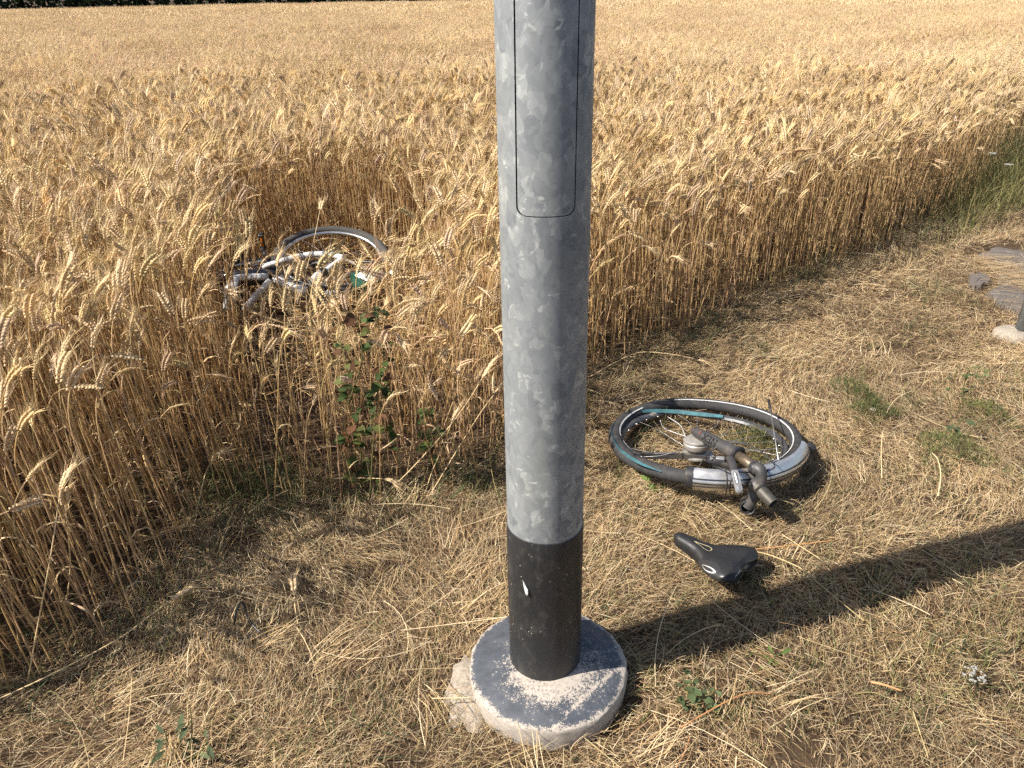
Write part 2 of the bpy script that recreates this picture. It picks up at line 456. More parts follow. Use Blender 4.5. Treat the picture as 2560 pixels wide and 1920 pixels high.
r = np.random.default_rng(3)
near_var = []
for k in range(40):
    nod = r.choice([r.uniform(.2, .7), r.uniform(.7, 1.5), r.uniform(1.5, 2.4)], p=[.58, .28, .14])
    near_var.append(stalk(r.uniform(.66, .79), nod, r.uniform(.066, .086), r.normal(0, .025), r, 2, awned=(k % 8 != 0)))
broken_var = [stalk(r.uniform(.25, .55), 0, .08, r.normal(0, .05), r, 2, broken=True) for _ in range(6)]
# --- whole squares inside the stand come as ready patches, the margins stalk by stalk
def whole_cell(c):
    ok = np.ones(len(c), bool)
    for a in (-.05, .5, 1.05):
        for b in (-.05, .5, 1.05):
            px, py = (c[:, 0] + a) * .4, (c[:, 1] + b) * .4
            ok &= inside(EDGE, px, py) & (edge_dist(px, py) > .2) & (hole_d(px, py) > 1.3) & ~((py < 2.9) & (px > -1.0) & (px < .15))
    return ok
# --- near stand, stalk by stalk
sp = .045
gx, gy = np.meshgrid(np.arange(-6.5, 7.5, sp), np.arange(.2, 8.6, sp), indexing='ij')
x = gx.ravel() + rng.uniform(-sp, sp, gx.size) * .6; y = gy.ravel() + rng.uniform(-sp, sp, gx.size) * .6
keep = inside(EDGE, x, y) & (np.hypot(x, y) < 8.4) & (np.abs(x) < 1.6 + y * .95)
x, y = x[keep], y[keep]
ed = edge_dist(x, y); hd = hole_d(x, y)
strip = (y < 2.9) & (x > -1.0) & (x < .15)               # the torn strip in front of the hollow
gap = np.exp(-(((x + .86) / .16) ** 2 + ((y - 2.25) / .3) ** 2))
prob = np.clip(.55 + ed * 7, 0, 1) * np.where(strip, .95, 1) * (1 - .5 * gap)
lying = hd < 1
cell = np.floor(np.stack([x, y], 1) / .4).astype(int)
prob = np.where(whole_cell(cell), 0, prob)
prob = np.where(lying, .34, prob)
k_ = rng.uniform(size=len(x)) < prob
x, y, ed, hd, strip, lying = (q[k_] for q in (x, y, ed, hd, strip, lying))
n = len(x)
pick = rng.integers(0, 40, n); scl = rng.normal(1, .045, n) + .03 * np.sin(x * 1.7 + y) + .02 * np.sin(y * 3.1 - x * 2)
scl = np.where(strip, scl * rng.uniform(.66, .98, n), scl)
scl = np.where((x > -1.02) & (x < -.52) & (y > 2.3) & (y < 2.95) & strip, scl * .76, scl)
scl = np.where(ed < .12, scl * rng.uniform(.8, 1.0, n), scl)
bk = rng.uniform(size=n) < np.where(strip, .16, .03); pick = np.where(bk, 40 + rng.integers(0, 6, n), pick)
azr = rng.uniform(-np.pi, np.pi, n)
bias = rng.uniform(size=n) < .5; azr = np.where(bias, rng.normal(.3, .9, n), azr)
tilt = np.abs(rng.normal(0, .07, n)) + np.where(strip, np.abs(rng.normal(0, .16, n)), 0) + np.where(ed < .15, np.abs(rng.normal(0, .08, n)), 0)
hedge = (~lying) & (hd < 1.18); tilt = np.where(hedge, tilt + np.abs(rng.normal(0, .1, n)), tilt)
tilt = np.where(lying, rng.uniform(1.25, 1.52, n), tilt)
ta = rng.uniform(-np.pi, np.pi, n); ta = np.where(lying, rng.normal(.6, 1.3, n), ta)
lf = (~lying) & (x < -.9) & (y < 2.3); tilt = np.where(lf, np.abs(rng.normal(.13, .09, n)), tilt); ta = np.where(lf, rng.normal(np.pi * .95, .6, n), ta)
# rotation = yaw by azr, then tilt towards ta
def euler_tilt(az, tilt, ta):
    out = np.zeros((len(az), 3))
    cz, sz = np.cos(az), np.sin(az)
    ax = np.stack([-np.sin(ta), np.cos(ta), np.zeros(len(ta))], 1)
    c, s_ = np.cos(tilt), np.sin(tilt); C1 = 1 - c
    R = np.zeros((len(az), 3, 3)); X_, Y_, Z_ = ax.T
    K = [[c + X_ * X_ * C1, X_ * Y_ * C1 - Z_ * s_, X_ * Z_ * C1 + Y_ * s_], [Y_ * X_ * C1 + Z_ * s_, c + Y_ * Y_ * C1, Y_ * Z_ * C1 - X_ * s_], [Z_ * X_ * C1 - Y_ * s_, Z_ * Y_ * C1 + X_ * s_, c + Z_ * Z_ * C1]]
    A = np.array(K).transpose(2, 0, 1)
    B = np.zeros_like(A); B[:, 0, 0] = cz; B[:, 0, 1] = -sz; B[:, 1, 0] = sz; B[:, 1, 1] = cz; B[:, 2, 2] = 1
    R = A @ B
    out[:, 1] = np.arcsin(np.clip(-R[:, 2, 0], -1, 1)); out[:, 0] = np.arctan2(R[:, 2, 1], R[:, 2, 2]); out[:, 2] = np.arctan2(R[:, 1, 0], R[:, 0, 0])
    return out
zz = hgt(x, y) - .014 + np.where(lying, rng.uniform(.02, .11, n), 0)
wf = instancer('wheat_stand', near_var + broken_var, np.stack([x, y, zz], 1), pick, euler_tilt(azr, tilt, ta), scl, M_WHEAT)
tag(kind(wf, 'stuff'), 'tall golden bearded wheat standing along the near edge of the field', 'wheat')
# --- middle distance and far field, patch by patch
def patch(size, count, detail, rr):
    s = Soup()
    pool = [stalk(rr.uniform(.67, .8), rr.choice([rr.uniform(.2, .8), rr.uniform(.8, 1.6), rr.uniform(1.6, 2.3)], p=[.6, .28, .12]), rr.uniform(.07, .09), rr.normal(0, .03), rr, detail, awned=True) for _ in range(16)]
    for _ in range(count):
        a = rr.uniform(-np.pi, np.pi) if rr.uniform() < .5 else rr.normal(.3, .9); c, s_ = math.cos(a), math.sin(a); k = rr.normal(1, .05)
        t = rr.normal(0, .07, 2)
        R = np.array([[c, -s_, t[0]], [s_, c, t[1]], [0, 0, 1]])
        s.join(pool[rr.integers(16)], R, (*rr.uniform(-size / 2, size / 2, 2), 0), k, tint=rr.normal(1, .1))
    return s
def tile(name, size, lo, hi, count, detail, nv, label):
    rr = np.random.default_rng(17 + detail)
    var = [patch(size, count, detail, rr) for _ in range(nv)]
    g = np.arange(-75, 66, size * .97); h = np.arange(.5, 76, size * .97)
    px, py = (q.ravel() for q in np.meshgrid(g, h, indexing='ij'))
    d = np.hypot(px, py)
    k = inside(EDGE, px, py) & (d >= lo) & (d < hi) & (np.abs(px) < 3 + py * 1.0) & (edge_dist(px, py) > size * .4)
    px, py = px[k], py[k]; n = len(px)
    rot = np.zeros((n, 3)); rot[:, 2] = rng.integers(0, 2, n) * np.pi * 0 + rng.normal(0, .25, n)
    pts = np.stack([px + rng.normal(0, .04, n), py + rng.normal(0, .04, n), np.full(n, -.015) + rng.normal(0, .012, n)], 1)
    o = instancer(name, var, pts, rng.integers(0, nv, n), rot, 1 + rng.normal(0, .02, n) + .015 * np.sin(px * .9 + py * .6), M_WHEAT)
    return tag(kind(o, 'stuff'), label, 'wheat')
rr_ = np.random.default_rng(77)
def near_patch():
    s = Soup()
    for a in np.arange(-.2, .199, .0444):
        for b in np.arange(-.2, .199, .0444):
            an = rr_.uniform(-np.pi, np.pi) if rr_.uniform() < .5 else rr_.normal(.3, .9); c, s_ = math.cos(an), math.sin(an); t = rr_.normal(0, .075, 2)
            s.join(near_var[rr_.integers(40)], np.array([[c, -s_, t[0]], [s_, c, t[1]], [0, 0, 1]]), (a + rr_.uniform(0, .05), b + rr_.uniform(0, .05), 0), rr_.normal(1, .05), tint=rr_.normal(1, .11))
    return s
cells = np.stack(np.meshgrid(np.arange(-17, 20), np.arange(0, 22), indexing='ij'), -1).reshape(-1, 2)
cc = (cells + .5) * .4
k = whole_cell(cells) & (np.hypot(*cc.T) < 8.4) & (np.abs(cc[:, 0]) < 1.8 + cc[:, 1] * .95); cc = cc[k]; n = len(cc)
rot = np.zeros((n, 3)); rot[:, 2] = rng.normal(0, .3, n) + rng.integers(0, 4, n) * np.pi / 2 * (rng.uniform(size=n) < .4)
o = instancer('wheat_stand', [near_patch() for _ in range(9)], np.column_stack([cc, np.full(n, -.014) + rng.normal(0, .008, n)]), rng.integers(0, 9, n), rot, 1 + rng.normal(0, .02, n) + .02 * np.sin(cc[:, 0] * 1.7 + cc[:, 1]), M_WHEAT)
tag(kind(o, 'stuff'), 'dense golden bearded wheat inside the near part of the field', 'wheat')
tile('wheat_field', .8, 8.1, 34, 330, 1, 8, 'dense ripe wheat field in the middle distance behind the lamp post')
tile('wheat_field', 2.0, 33.2, 78, 850, 0, 6, 'far part of the wheat field reaching to the dark wood')

# ------------------------------------------------------------------ woodland behind the field
s = Soup(); rr = np.random.default_rng(8)
nlf = 34000
cx = rr.uniform(-95, 75, nlf); lob = 2.2 * np.sin(cx * .5) + 1.6 * np.sin(cx * 1.3 + 2)
zz = rr.uniform(0, 1, nlf) ** 1.5 * (11 + lob)
yy = 80 + rr.uniform(0, 10, nlf) + np.where(zz < 2.2, 2.2, 0) - 2.0 * np.sin(np.clip(zz / 8, 0, 1) * np.pi) + .6 * np.sin(cx * 1.1 + zz)
dirs = rr.normal(size=(nlf, 3)); dirs /= np.linalg.norm(dirs, axis=1)[:, None]; d2 = np.cross(dirs, rr.normal(size=(nlf, 3))); d2 /= np.linalg.norm(d2, axis=1)[:, None]
P = np.stack([cx, yy, zz], 1); hw = rr.uniform(.22, .5, nlf)[:, None]
V = np.stack([P - dirs * hw, P + d2 * hw * .6, P + dirs * hw, P - d2 * hw * .6], 1)
fc = np.array([.022, .034, .015]) * rr.uniform(.6, 1.3, (nlf, 1))
s.add(V.reshape(-1, 3), None, np.arange(nlf * 4).reshape(-1, 4), np.repeat(fc, 4, 0))
for q in np.arange(-95, 75, 2.6):
    q += rr.normal(0, .6); yq = 83 + rr.uniform(0, 4); hq = rr.uniform(6, 9)
    tube(s, [(q, yq, -.1), (q + rr.normal(0, .2), yq, hq * .5), (q + rr.normal(0, .5), yq, hq)], [.24, .18, .08], 7, (.06, .045, .032))
tag(kind(part('woodland', s, M_GREEN, smooth=False), 'stuff'), 'dark green wood along the far side of the wheat field', 'wood')

# ------------------------------------------------------------------ dry mown grass
STRAW = np.array([[.56, .42, .235], [.46, .32, .165], [.68, .55, .345], [.35, .225, .115], [.22, .135, .072], [.54, .435, .29], [.48, .38, .19]])
PW = np.array([.22, .20, .13, .15, .13, .1, .07])
POLE_C = np.array([.075, 1.325])
def litter(n, xr, yr, dens, tall=.35, zlift=.0):
    """random points kept by a density function"""
    x = rng.uniform(*xr, n); y = rng.uniform(*yr, n)
    k = rng.uniform(size=n) < dens(x, y)
    return x[k], y[k]
ASPH = np.array([(2.58, 4.0), (2.72, 4.42), (3.0, 4.75), (3.6, 5.0), (6.5, 7.6), (6.5, 3.6), (3.2, 3.2), (2.75, 3.45), (2.72, 3.75)])
def open_ground(x, y):
    ins = inside(EDGE, x, y); ed = edge_dist(x, y)
    p = np.where(ins, np.exp(-(ed / .13) ** 2) * .7 + .05, 1.0)
    p = np.where(np.hypot(x - POLE_C[0], y - POLE_C[1]) < .187, 0, p)
    a = inside(ASPH, x, y); p = np.where(a, .12 + .6 * (np.sin(x * 5 + y * 3.1) > .1), p)
    bare = np.zeros_like(x)
    for bx, by, br in BARE: bare = np.maximum(bare, np.exp(-(((x - bx) ** 2 + (y - by) ** 2) / br ** 2) ** 2))
    p = p * (1 - .93 * bare)
    clump = .5 + .5 * np.sin(x * 9 + 2 * np.sin(y * 7)) * np.sin(y * 11 + 1.5 * np.sin(x * 5))
    far = 1 / np.maximum(1, (y / 2.3) ** 1.15)
    return p * far * (.62 + .38 * clump)
BARE = [(*at(1990, 1885)[:2], .075), (*at(1010, 1895)[:2], .06), (*at(600, 1350)[:2], .07), (*at(2250, 870)[:2], .08), (*at(1890, 1665)[:2], .05), (*at(1160, 1700)[:2], .05)]
s = Soup()
x, y = litter(1700000, (-2.6, 5.6), (.72, 8.2), lambda x, y: open_ground(x, y) * (np.abs(x - .3) < 1.0 + y * .85))
n = len(x)
swirl = 1.2 * np.sin(x * 2.3 + y * 1.7) + 1.4 * np.sin(y * 3.1 - x * 1.1 + 2)
az = np.where(rng.uniform(size=n) < .5, swirl + rng.normal(0, .5, n), rng.uniform(-np.pi, np.pi, n))
stand = rng.uniform(size=n) < .42
el = np.where(stand, rng.uniform(.35, 1.3, n), rng.normal(.08, .2, n))
bend = np.where(stand, -rng.uniform(.2, 1.4, n), rng.normal(-.15, .3, n))
L = np.where(stand, rng.uniform(.025, .07, n), rng.gamma(2.3, .013, n) + .012); L = np.minimum(L, .15)
W = rng.uniform(.0006, .0016, n) * np.where(y > 3, 1.35, 1)
z = hgt(x, y) - .012 + np.where(stand, 0, rng.uniform(0, .032, n) * (.4 + .6 * rng.uniform(size=n)))
ci = rng.choice(7, n, p=PW); patchy = .5 + .5 * np.sin(x * 6.3 + 1.7 * np.sin(y * 5.1)); br = (.8 + .3 * patchy)[:, None]
col = STRAW[ci] * rng.normal(1, .13, (n, 1)) * br
ribbons(s, np.stack([x, y, z], 1), az, el, bend, L, W, np.clip(col, .02, .85), K=3, taper=.55, curl=rng.normal(0, .45, n), roll=rng.normal(0, .6, n), zmin=-.012)
print('litter blades', n)
# long loose straws on top
nl = 420
x, y = litter(nl * 6, (-2.2, 4.6), (.75, 6.5), lambda x, y: open_ground(x, y) * .5 * (np.abs(x - .3) < 1.0 + y * .85)); n = len(x)
ribbons(s, np.stack([x, y, hgt(x, y) + rng.uniform(.012, .034, n)], 1), rng.uniform(-np.pi, np.pi, n), rng.normal(.05, .1, n), rng.normal(-.1, .15, n), rng.uniform(.10, .32, n),
        rng.uniform(.0013, .0026, n), STRAW[rng.choice([0, 2, 2, 5, 6], n)] * rng.normal(1.05, .1, (n, 1)), K=5, taper=.3, curl=rng.normal(0, .5, n), roll=rng.normal(0, .4, n), zmin=0)
# hay swept into little sheaves that lie one way
for k in range(230):
    q = np.array([rng.uniform(-1.0, 3.6), rng.uniform(.95, 5.2)])
    if inside(EDGE, q[:1], q[1:])[0] or np.hypot(*(q - POLE_C)) < .26: continue
    n = int(rng.integers(14, 34)); a = rng.uniform(-np.pi, np.pi); sd = np.array([-math.sin(a), math.cos(a)])
    b = q + sd * rng.normal(0, .035, (n, 1)) + rng.normal(0, .02, (n, 2))
    ribbons(s, np.column_stack([b, hgt(b[:, 0], b[:, 1]) + rng.uniform(0, .03, n)]), a + rng.normal(0, .22, n), rng.uniform(0, .5, n), -rng.uniform(.1, .8, n), rng.uniform(.05, .14, n),
            rng.uniform(.0011, .0022, n), STRAW[rng.choice(7, n, p=PW)] * rng.normal(1.08, .1, (n, 1)), K=4, taper=.4, curl=rng.normal(0, .3, n), zmin=-.005)
tag(kind(part('dry_grass', s, M_STRAW, smooth=False), 'stuff'), 'dry mown straw coloured grass covering the verge', 'grass')

# ------------------------------------------------------------------ green grass
GREEN = np.array([[.085, .11, .04], [.13, .15, .055], [.19, .19, .08], [.06, .085, .04], [.32, .27, .12]])
s = Soup()
def grass(n, x, y, L, W=(.0016, .004), el=(.7, 1.5), bend=(.2, 1.6), pal=(0, 1, 2, 3)):
    ribbons(s, np.stack([x, y, hgt(x, y) - .012], 1), rng.uniform(-np.pi, np.pi, n), rng.uniform(*el, n), -rng.uniform(*bend, n), L, rng.uniform(*W, n),
            GREEN[rng.choice(pal, n)] * rng.normal(1, .15, (n, 1)), K=4, taper=.8, curl=rng.normal(0, .4, n), roll=rng.normal(0, .5, n), zmin=-.01)
# along the foot of the wheat
x = rng.uniform(-2.4, 5.2, 60000); y = rng.uniform(1.0, 7.6, 60000); ed = edge_dist(x, y)
lush = .25 + .75 * (np.sin(x * 4 + 1) * np.sin(y * 3.3) > .1)
p = np.exp(-((ed - .03) / .12) ** 2) * lush * .75; p *= np.where(x < -.95, 1.6, 1) * np.where(inside(EDGE, x, y), .8, 1)
k = rng.uniform(size=60000) < p; x, y = x[k], y[k]
grass(len(x), x, y, rng.uniform(.04, .2, len(x)), pal=(0, 1, 2, 3, 4, 4))
# tall rough grass where the edge runs off to the right
x = rng.normal(3.9, .95, 11000); y = rng.normal(6.1, .95, 11000); k = (edge_dist(x, y) < .36) & (x > 2.2); x, y = x[k], y[k]
grass(len(x), x, y, rng.uniform(.2, .62, len(x)) * np.clip((x - 2.0) / 1.9, .22, 1), W=(.002, .005), el=(.9, 1.5), bend=(.1, 1.1), pal=(0, 1, 2, 2, 4, 4, 4))
# thin green in the verge
def blot(px, py, rad, n, Lr, **kw):
    c = at(px, py); x = c[0] + rng.normal(0, rad, n); y = c[1] + rng.normal(0, rad, n); grass(n, x, y, rng.uniform(*Lr, n), **kw)
for px, py, rad, n, Lr in [(1600, 960, .10, 90, (.02, .07)), (1620, 1085, .05, 42, (.05, .13)), (1560, 1200, .03, 10, (.05, .12)), (1700, 1220, .03, 12, (.05, .12)), (1660, 1010, .05, 26, (.04, .1)),
                           (1890, 890, .07, 60, (.04, .11)), (2340, 740, .10, 110, (.05, .17)), (2300, 830, .05, 30, (.05, .15)), (1300, 1300, .05, 20, (.04, .08)), (1480, 1180, .08, 40, (.03, .08)),
                           (1860, 1440, .04, 26, (.03, .08)), (1640, 1330, .05, 20, (.03, .07)), (2000, 1330, .06, 30, (.03, .08)), (2420, 1640, .10, 90, (.03, .12)), (2480, 1480, .08, 50, (.03, .09)),
                           (720, 1880, .07, 60, (.03, .10)), (880, 1760, .06, 40, (.03, .09)), (960, 1820, .06, 36, (.03, .1)), (560, 1500, .03, 12, (.03, .09)), (2250, 1760, .08, 40, (.02, .06)),
                           (60, 1640, .1, 70, (.04, .12)), (330, 1560, .1, 70, (.03, .1)), (620, 1300, .12, 150, (.03, .1)), (480, 1200, .1, 160, (.05, .16)), (600, 1215, .09, 260, (.05, .18)), (700, 1235, .08, 200, (.04, .14)), (830, 1240, .07, 120, (.03, .12)), (1000, 1245, .09, 140, (.03, .12)), (1180, 1210, .08, 140, (.03, .14)), (2150, 980, .1, 60, (.03, .1)), (2480, 960, .1, 70, (.04, .12)),
                           (2180, 1450, .08, 36, (.02, .06)), (1500, 1830, .06, 24, (.02, .05)), (2050, 1180, .1, 50, (.03, .07)), (1960, 1790, .07, 30, (.02, .06)), (2540, 1180, .08, 50, (.03, .1))]:
    blot(px, py, rad, n, Lr)
for k in range(420):
    px, py = rng.uniform(1250, 2560), 2560 - rng.uniform(750, 1720)
    blot(px, py, rng.uniform(.015, .045), int(rng.integers(4, 16)), (.015, .07), pal=(0, 1, 2, 3, 4))
for k in range(70):
    px, py = rng.uniform(0, 1150), rng.uniform(1450, 1900)
    blot(px, py, .02, int(rng.integers(3, 8)), (.02, .07), pal=(0, 1, 2, 3, 4))
tag(kind(part('green_grass', s, M_GREEN, smooth=False), 'stuff'), 'green grass blades at the foot of the wheat and in the verge', 'grass')


# ------------------------------------------------------------------ lamp post
PX, PY, LEAN = .0688, 1.337, -.005
def pole_r(z): return .0836 - .0023 * z
ZT = 6.0
# galvanised zinc with its crystal spangle
def zinc(name):
    m, nt, b = newmat(name)
    co = coords(nt, (1, 1, .75)); nz = N(nt, 'ShaderNodeTexNoise', Scale=30.0, Detail=4.0, Roughness=.6); nt.links.new(co, nz.inputs[0])
    wv = N(nt, 'ShaderNodeMix', _data_type='VECTOR'); wv.inputs[0].default_value = .035
    nt.links.new(co, wv.inputs[4]); nt.links.new(nz.outputs[1], wv.inputs[5])
    v1 = N(nt, 'ShaderNodeTexVoronoi', Scale=44.0); nt.links.new(wv.outputs[1], v1.inputs[0])
    v2 = N(nt, 'ShaderNodeTexVoronoi', Scale=105.0); nt.links.new(wv.outputs[1], v2.inputs[0])
    big = N(nt, 'ShaderNodeTexNoise', Scale=5.0, Detail=3.0); nt.links.new(co, big.inputs[0])
    f = mth(nt, 'ADD', mth(nt, 'MULTIPLY', v1.outputs['Color'], .62), mth(nt, 'MULTIPLY', v2.outputs['Color'], .38))
    f = mth(nt, 'ADD', mth(nt, 'MULTIPLY', f, .72), mth(nt, 'MULTIPLY', big.outputs[0], .28))
    c = ramp(nt, f, [(.20, (.165, .18, .195)), (.38, (.225, .243, .257)), (.55, (.275, .295, .306)), (.66, (.325, .345, .352)), (.745, (.44, .46, .455))])
    st = N(nt, 'ShaderNodeTexNoise', Scale=14.0, Detail=8.0, Roughness=.7); nt.links.new(coords(nt, (1, 1, .22)), st.inputs[0])
    c = mixc(nt, c, (.27, .28, .25), ramp(nt, st.outputs[0], [(.5, (0, 0, 0)), (.75, (.65, .65, .65))]))
    fl = N(nt, 'ShaderNodeTexNoise', Scale=22.0, Detail=5.0, Roughness=.6, Distortion=1.6); nt.links.new(coords(nt, (1, 1, 1.5)), fl.inputs[0])
    c = mixc(nt, c, (.52, .54, .52), ramp(nt, fl.outputs[0], [(.66, (0, 0, 0)), (.685, (.8, .8, .8))]))
    sc2 = N(nt, 'ShaderNodeTexNoise', Scale=60.0, Detail=6.0, Roughness=.7); nt.links.new(coords(nt, (1, 1, .05)), sc2.inputs[0])
    c = mixc(nt, c, (.12, .125, .13), ramp(nt, sc2.outputs[0], [(.66, (0, 0, 0)), (.74, (.5, .5, .5))]))
    nt.links.new(c, b.inputs['Base Color'])
    b.inputs['Metallic'].default_value = .28
    nt.links.new(ramp(nt, f, [(.2, (.62,) * 3), (.8, (.42,) * 3)]), b.inputs['Roughness'])
    bump(nt, b, f, .06, .001)
    return m
M_ZINC = zinc('galvanised_zinc')
post = thing('lamp_post', 'galvanised steel lamp post with black sleeve on a round painted concrete base', 'lamp post', (PX, PY, 0))
def cyl_mesh(z0, z1, seg=160, rings=24, dr=0.0):
    s = Soup(); zs = np.linspace(z0, z1, rings); th = np.linspace(0, 2 * np.pi, seg, endpoint=False)
    V = np.array([[PX + LEAN * (z - .075) + (pole_r(z) + dr) * math.cos(t), PY + (pole_r(z) + dr) * math.sin(t), z] for z in zs for t in th])
    i, j = np.meshgrid(np.arange(rings - 1), np.arange(seg), indexing='ij'); j2 = (j + 1) % seg
    F = np.stack([i * seg + j, i * seg + j2, (i + 1) * seg + j2, (i + 1) * seg + j], -1).reshape(-1, 4)
    V = np.concatenate([V, [[PX, PY, z0], [PX + LEAN * z1, PY, z1]]]); n = rings * seg
    f3 = [(n, (q + 1) % seg, q) for q in range(seg)] + [(n + 1, (rings - 1) * seg + q, (rings - 1) * seg + (q + 1) % seg) for q in range(seg)]
    s.add(V, f3, F); return s.mesh('shaft', color=False)
def rrect(x0, x1, z0, z1, rad, y0, y1, k=10):
    """rounded rectangle pushed through from y0 to y1"""
    ring = []
    for cx_, cz_, a0 in ((x1 - rad, z1 - rad, 0), (x0 + rad, z1 - rad, 90), (x0 + rad, z0 + rad, 180), (x1 - rad, z0 + rad, 270)):
        for q in range(k + 1):
            t = RAD(a0 + 90 * q / k); ring.append((cx_ + rad * math.cos(t), cz_ + rad * math.sin(t)))
    n = len(ring); V = [(a, y0, c) for a, c in ring] + [(a, y1, c) for a, c in ring]
    me = bpy.data.meshes.new('cut'); me.from_pydata(V, [], [tuple(range(n)), tuple(range(2 * n - 1, n - 1, -1))] + [(q, n + q, n + (q + 1) % n, (q + 1) % n) for q in range(n)])
    bm = bmesh.new(); bm.from_mesh(me); bmesh.ops.recalc_face_normals(bm, faces=bm.faces); bm.to_mesh(me); bm.free()
    return me
def boolean(me, cut, op):
    o = bpy.data.objects.new('a', me); c = bpy.data.objects.new('b', cut); COL.objects.link(o); COL.objects.link(c)
    md = o.modifiers.new('b', 'BOOLEAN'); md.operation = op; md.object = c; md.solver = 'EXACT'
    dg = bpy.context.evaluated_depsgraph_get(); out = bpy.data.meshes.new_from_object(o.evaluated_get(dg))
    bpy.data.objects.remove(o); bpy.data.objects.remove(c); return out
def round_normals(me):
    """keep the curved skin smooth after the cut"""
    nv = []
    for p in me.polygons:
        c = p.center; ax = PX + LEAN * (c.z - .075); rd = Vector((c.x - ax, c.y - PY, 0)); rl = rd.length; rd.normalize()
        skin = p.normal.dot(rd) > .97 and abs(p.normal.z) < .1
        for li in p.loop_indices:
            v = me.vertices[me.loops[li].vertex_index].co
            q = Vector((v.x - (PX + LEAN * (v.z - .075)), v.y - PY, 0)); q.normalize()
            nv.append(q if skin else p.normal.copy())
    me.polygons.foreach_set('use_smooth', np.ones(len(me.polygons), bool))
    me.normals_split_custom_set([tuple(q) for q in nv])
DZ0, DZ1 = 1.162, 1.66; R1 = .082; dx0, dx1 = PX - .005 - .63 * R1, PX - .005 + .585 * R1
pocket = rrect(dx0, dx1, DZ0, DZ1, .017, PY - .2, PY - .045)
shaft_me = boolean(cyl_mesh(0.02, ZT), pocket, 'DIFFERENCE')
door_me = boolean(cyl_mesh(0.02, ZT), rrect(dx0 + .0021, dx1 - .0021, DZ0 + .0021, DZ1 - .0021, .0153, PY - .2, PY - .05), 'INTERSECT')
round_normals(shaft_me); round_normals(door_me)
door_me.transform(Matrix.Translation((.0004, .0009, 0)))
shaft = part('shaft', shaft_me, M_ZINC, post)
door = part('access_door', door_me, M_ZINC, shaft)
# lock in the door, small
# black sleeve
m, nt, b_ = newmat('black_sleeve')
co = coords(nt); n1 = N(nt, 'ShaderNodeTexNoise', Scale=10.0, Detail=6.0); nt.links.new(coords(nt, (1, 1, .35)), n1.inputs[0])
v1 = N(nt, 'ShaderNodeTexVoronoi', Scale=75.0); nt.links.new(co, v1.inputs[0]); n2 = N(nt, 'ShaderNodeTexNoise', Scale=9.0, Detail=2.0); nt.links.new(co, n2.inputs[0])
speck = mth(nt, 'MULTIPLY', mth(nt, 'LESS_THAN', v1.outputs['Distance'], .10), mth(nt, 'GREATER_THAN', n2.outputs[0], .50))
c = ramp(nt, n1.outputs[0], [(.3, (.015, .016, .018)), (.7, (.026, .026, .028))])
scf = N(nt, 'ShaderNodeTexNoise', Scale=34.0, Detail=9.0, Roughness=.75); nt.links.new(coords(nt, (1, 1, .5)), scf.inputs[0])
c = mixc(nt, c, (.085, .08, .072), ramp(nt, scf.outputs[0], [(.5, (0, 0, 0)), (.72, (.7, .7, .7))]))
nt.links.new(mixc(nt, c, (.42, .38, .32), speck), b_.inputs['Base Color'])
nt.links.new(ramp(nt, n1.outputs[0], [(.3, (.42,) * 3), (.7, (.55,) * 3)]), b_.inputs['Roughness'])
M_SLEEVE = m
s = Soup(); prof = [(z, .0016) for z in np.linspace(.05, .474, 12)]
seg = 128; th = np.linspace(0, 2 * np.pi, seg, endpoint=False); V = []
zs = list(np.linspace(.05, .4725, 12)) + [.4738, .4738]
for k, z in enumerate(zs):
    dr = .0017 if k < len(zs) - 2 else (.0013 if k == len(zs) - 2 else -.0005)
    for t in th: V.append((PX + LEAN * (z - .075) + (pole_r(z) + dr) * math.cos(t), PY + (pole_r(z) + dr) * math.sin(t), z + (.0012 * math.sin(3 * t + 1) if k > 10 else 0)))
i, j = np.meshgrid(np.arange(len(zs) - 1), np.arange(seg), indexing='ij'); j2 = (j + 1) % seg
s.add(V, None, np.stack([i * seg + j, i * seg + j2, (i + 1) * seg + j2, (i + 1) * seg + j], -1).reshape(-1, 4))
sleeve = part('sleeve', s, M_SLEEVE, post, 'black protective sleeve round the foot of the post')
# torn flap of the sleeve with the zinc-coloured backing curling out
M_FOIL = simple('foil', (.55, .56, .56), .5, .2, .2, 200)
s = Soup(); a0 = RAD(-90 - 31); zc = .345
def on_sleeve(da, dz, off): 
    z = zc + dz; rr_ = pole_r(z) + .0017 + off; a = a0 + da
    return np.array([PX + LEAN * (z - .075) + rr_ * math.cos(a), PY + rr_ * math.sin(a), z])
fl = [[(-.10, .016, .0008), (-.085, .0175, .001), (-.07, .015, .0008)], [(-.085, .006, .0014), (-.045, .0085, .003), (-.015, .008, .0015)],
      [(-.06, -.004, .0012), (0, -.001, .0065), (.055, .001, .003)], [(-.03, -.010, .001), (.02, -.0085, .0085), (.075, -.006, .006)], [(-.005, -.0135, .001), (.03, -.013, .006), (.07, -.011, .008)]]
s.add([on_sleeve(*q) for row in fl for q in row], None, [(r_ * 3 + c_, r_ * 3 + c_ + 1, r_ * 3 + c_ + 4, r_ * 3 + c_ + 3) for r_ in range(4) for c_ in range(2)])
part('torn_flap', s, M_FOIL, sleeve, 'small torn flap showing silvery backing on the black sleeve')
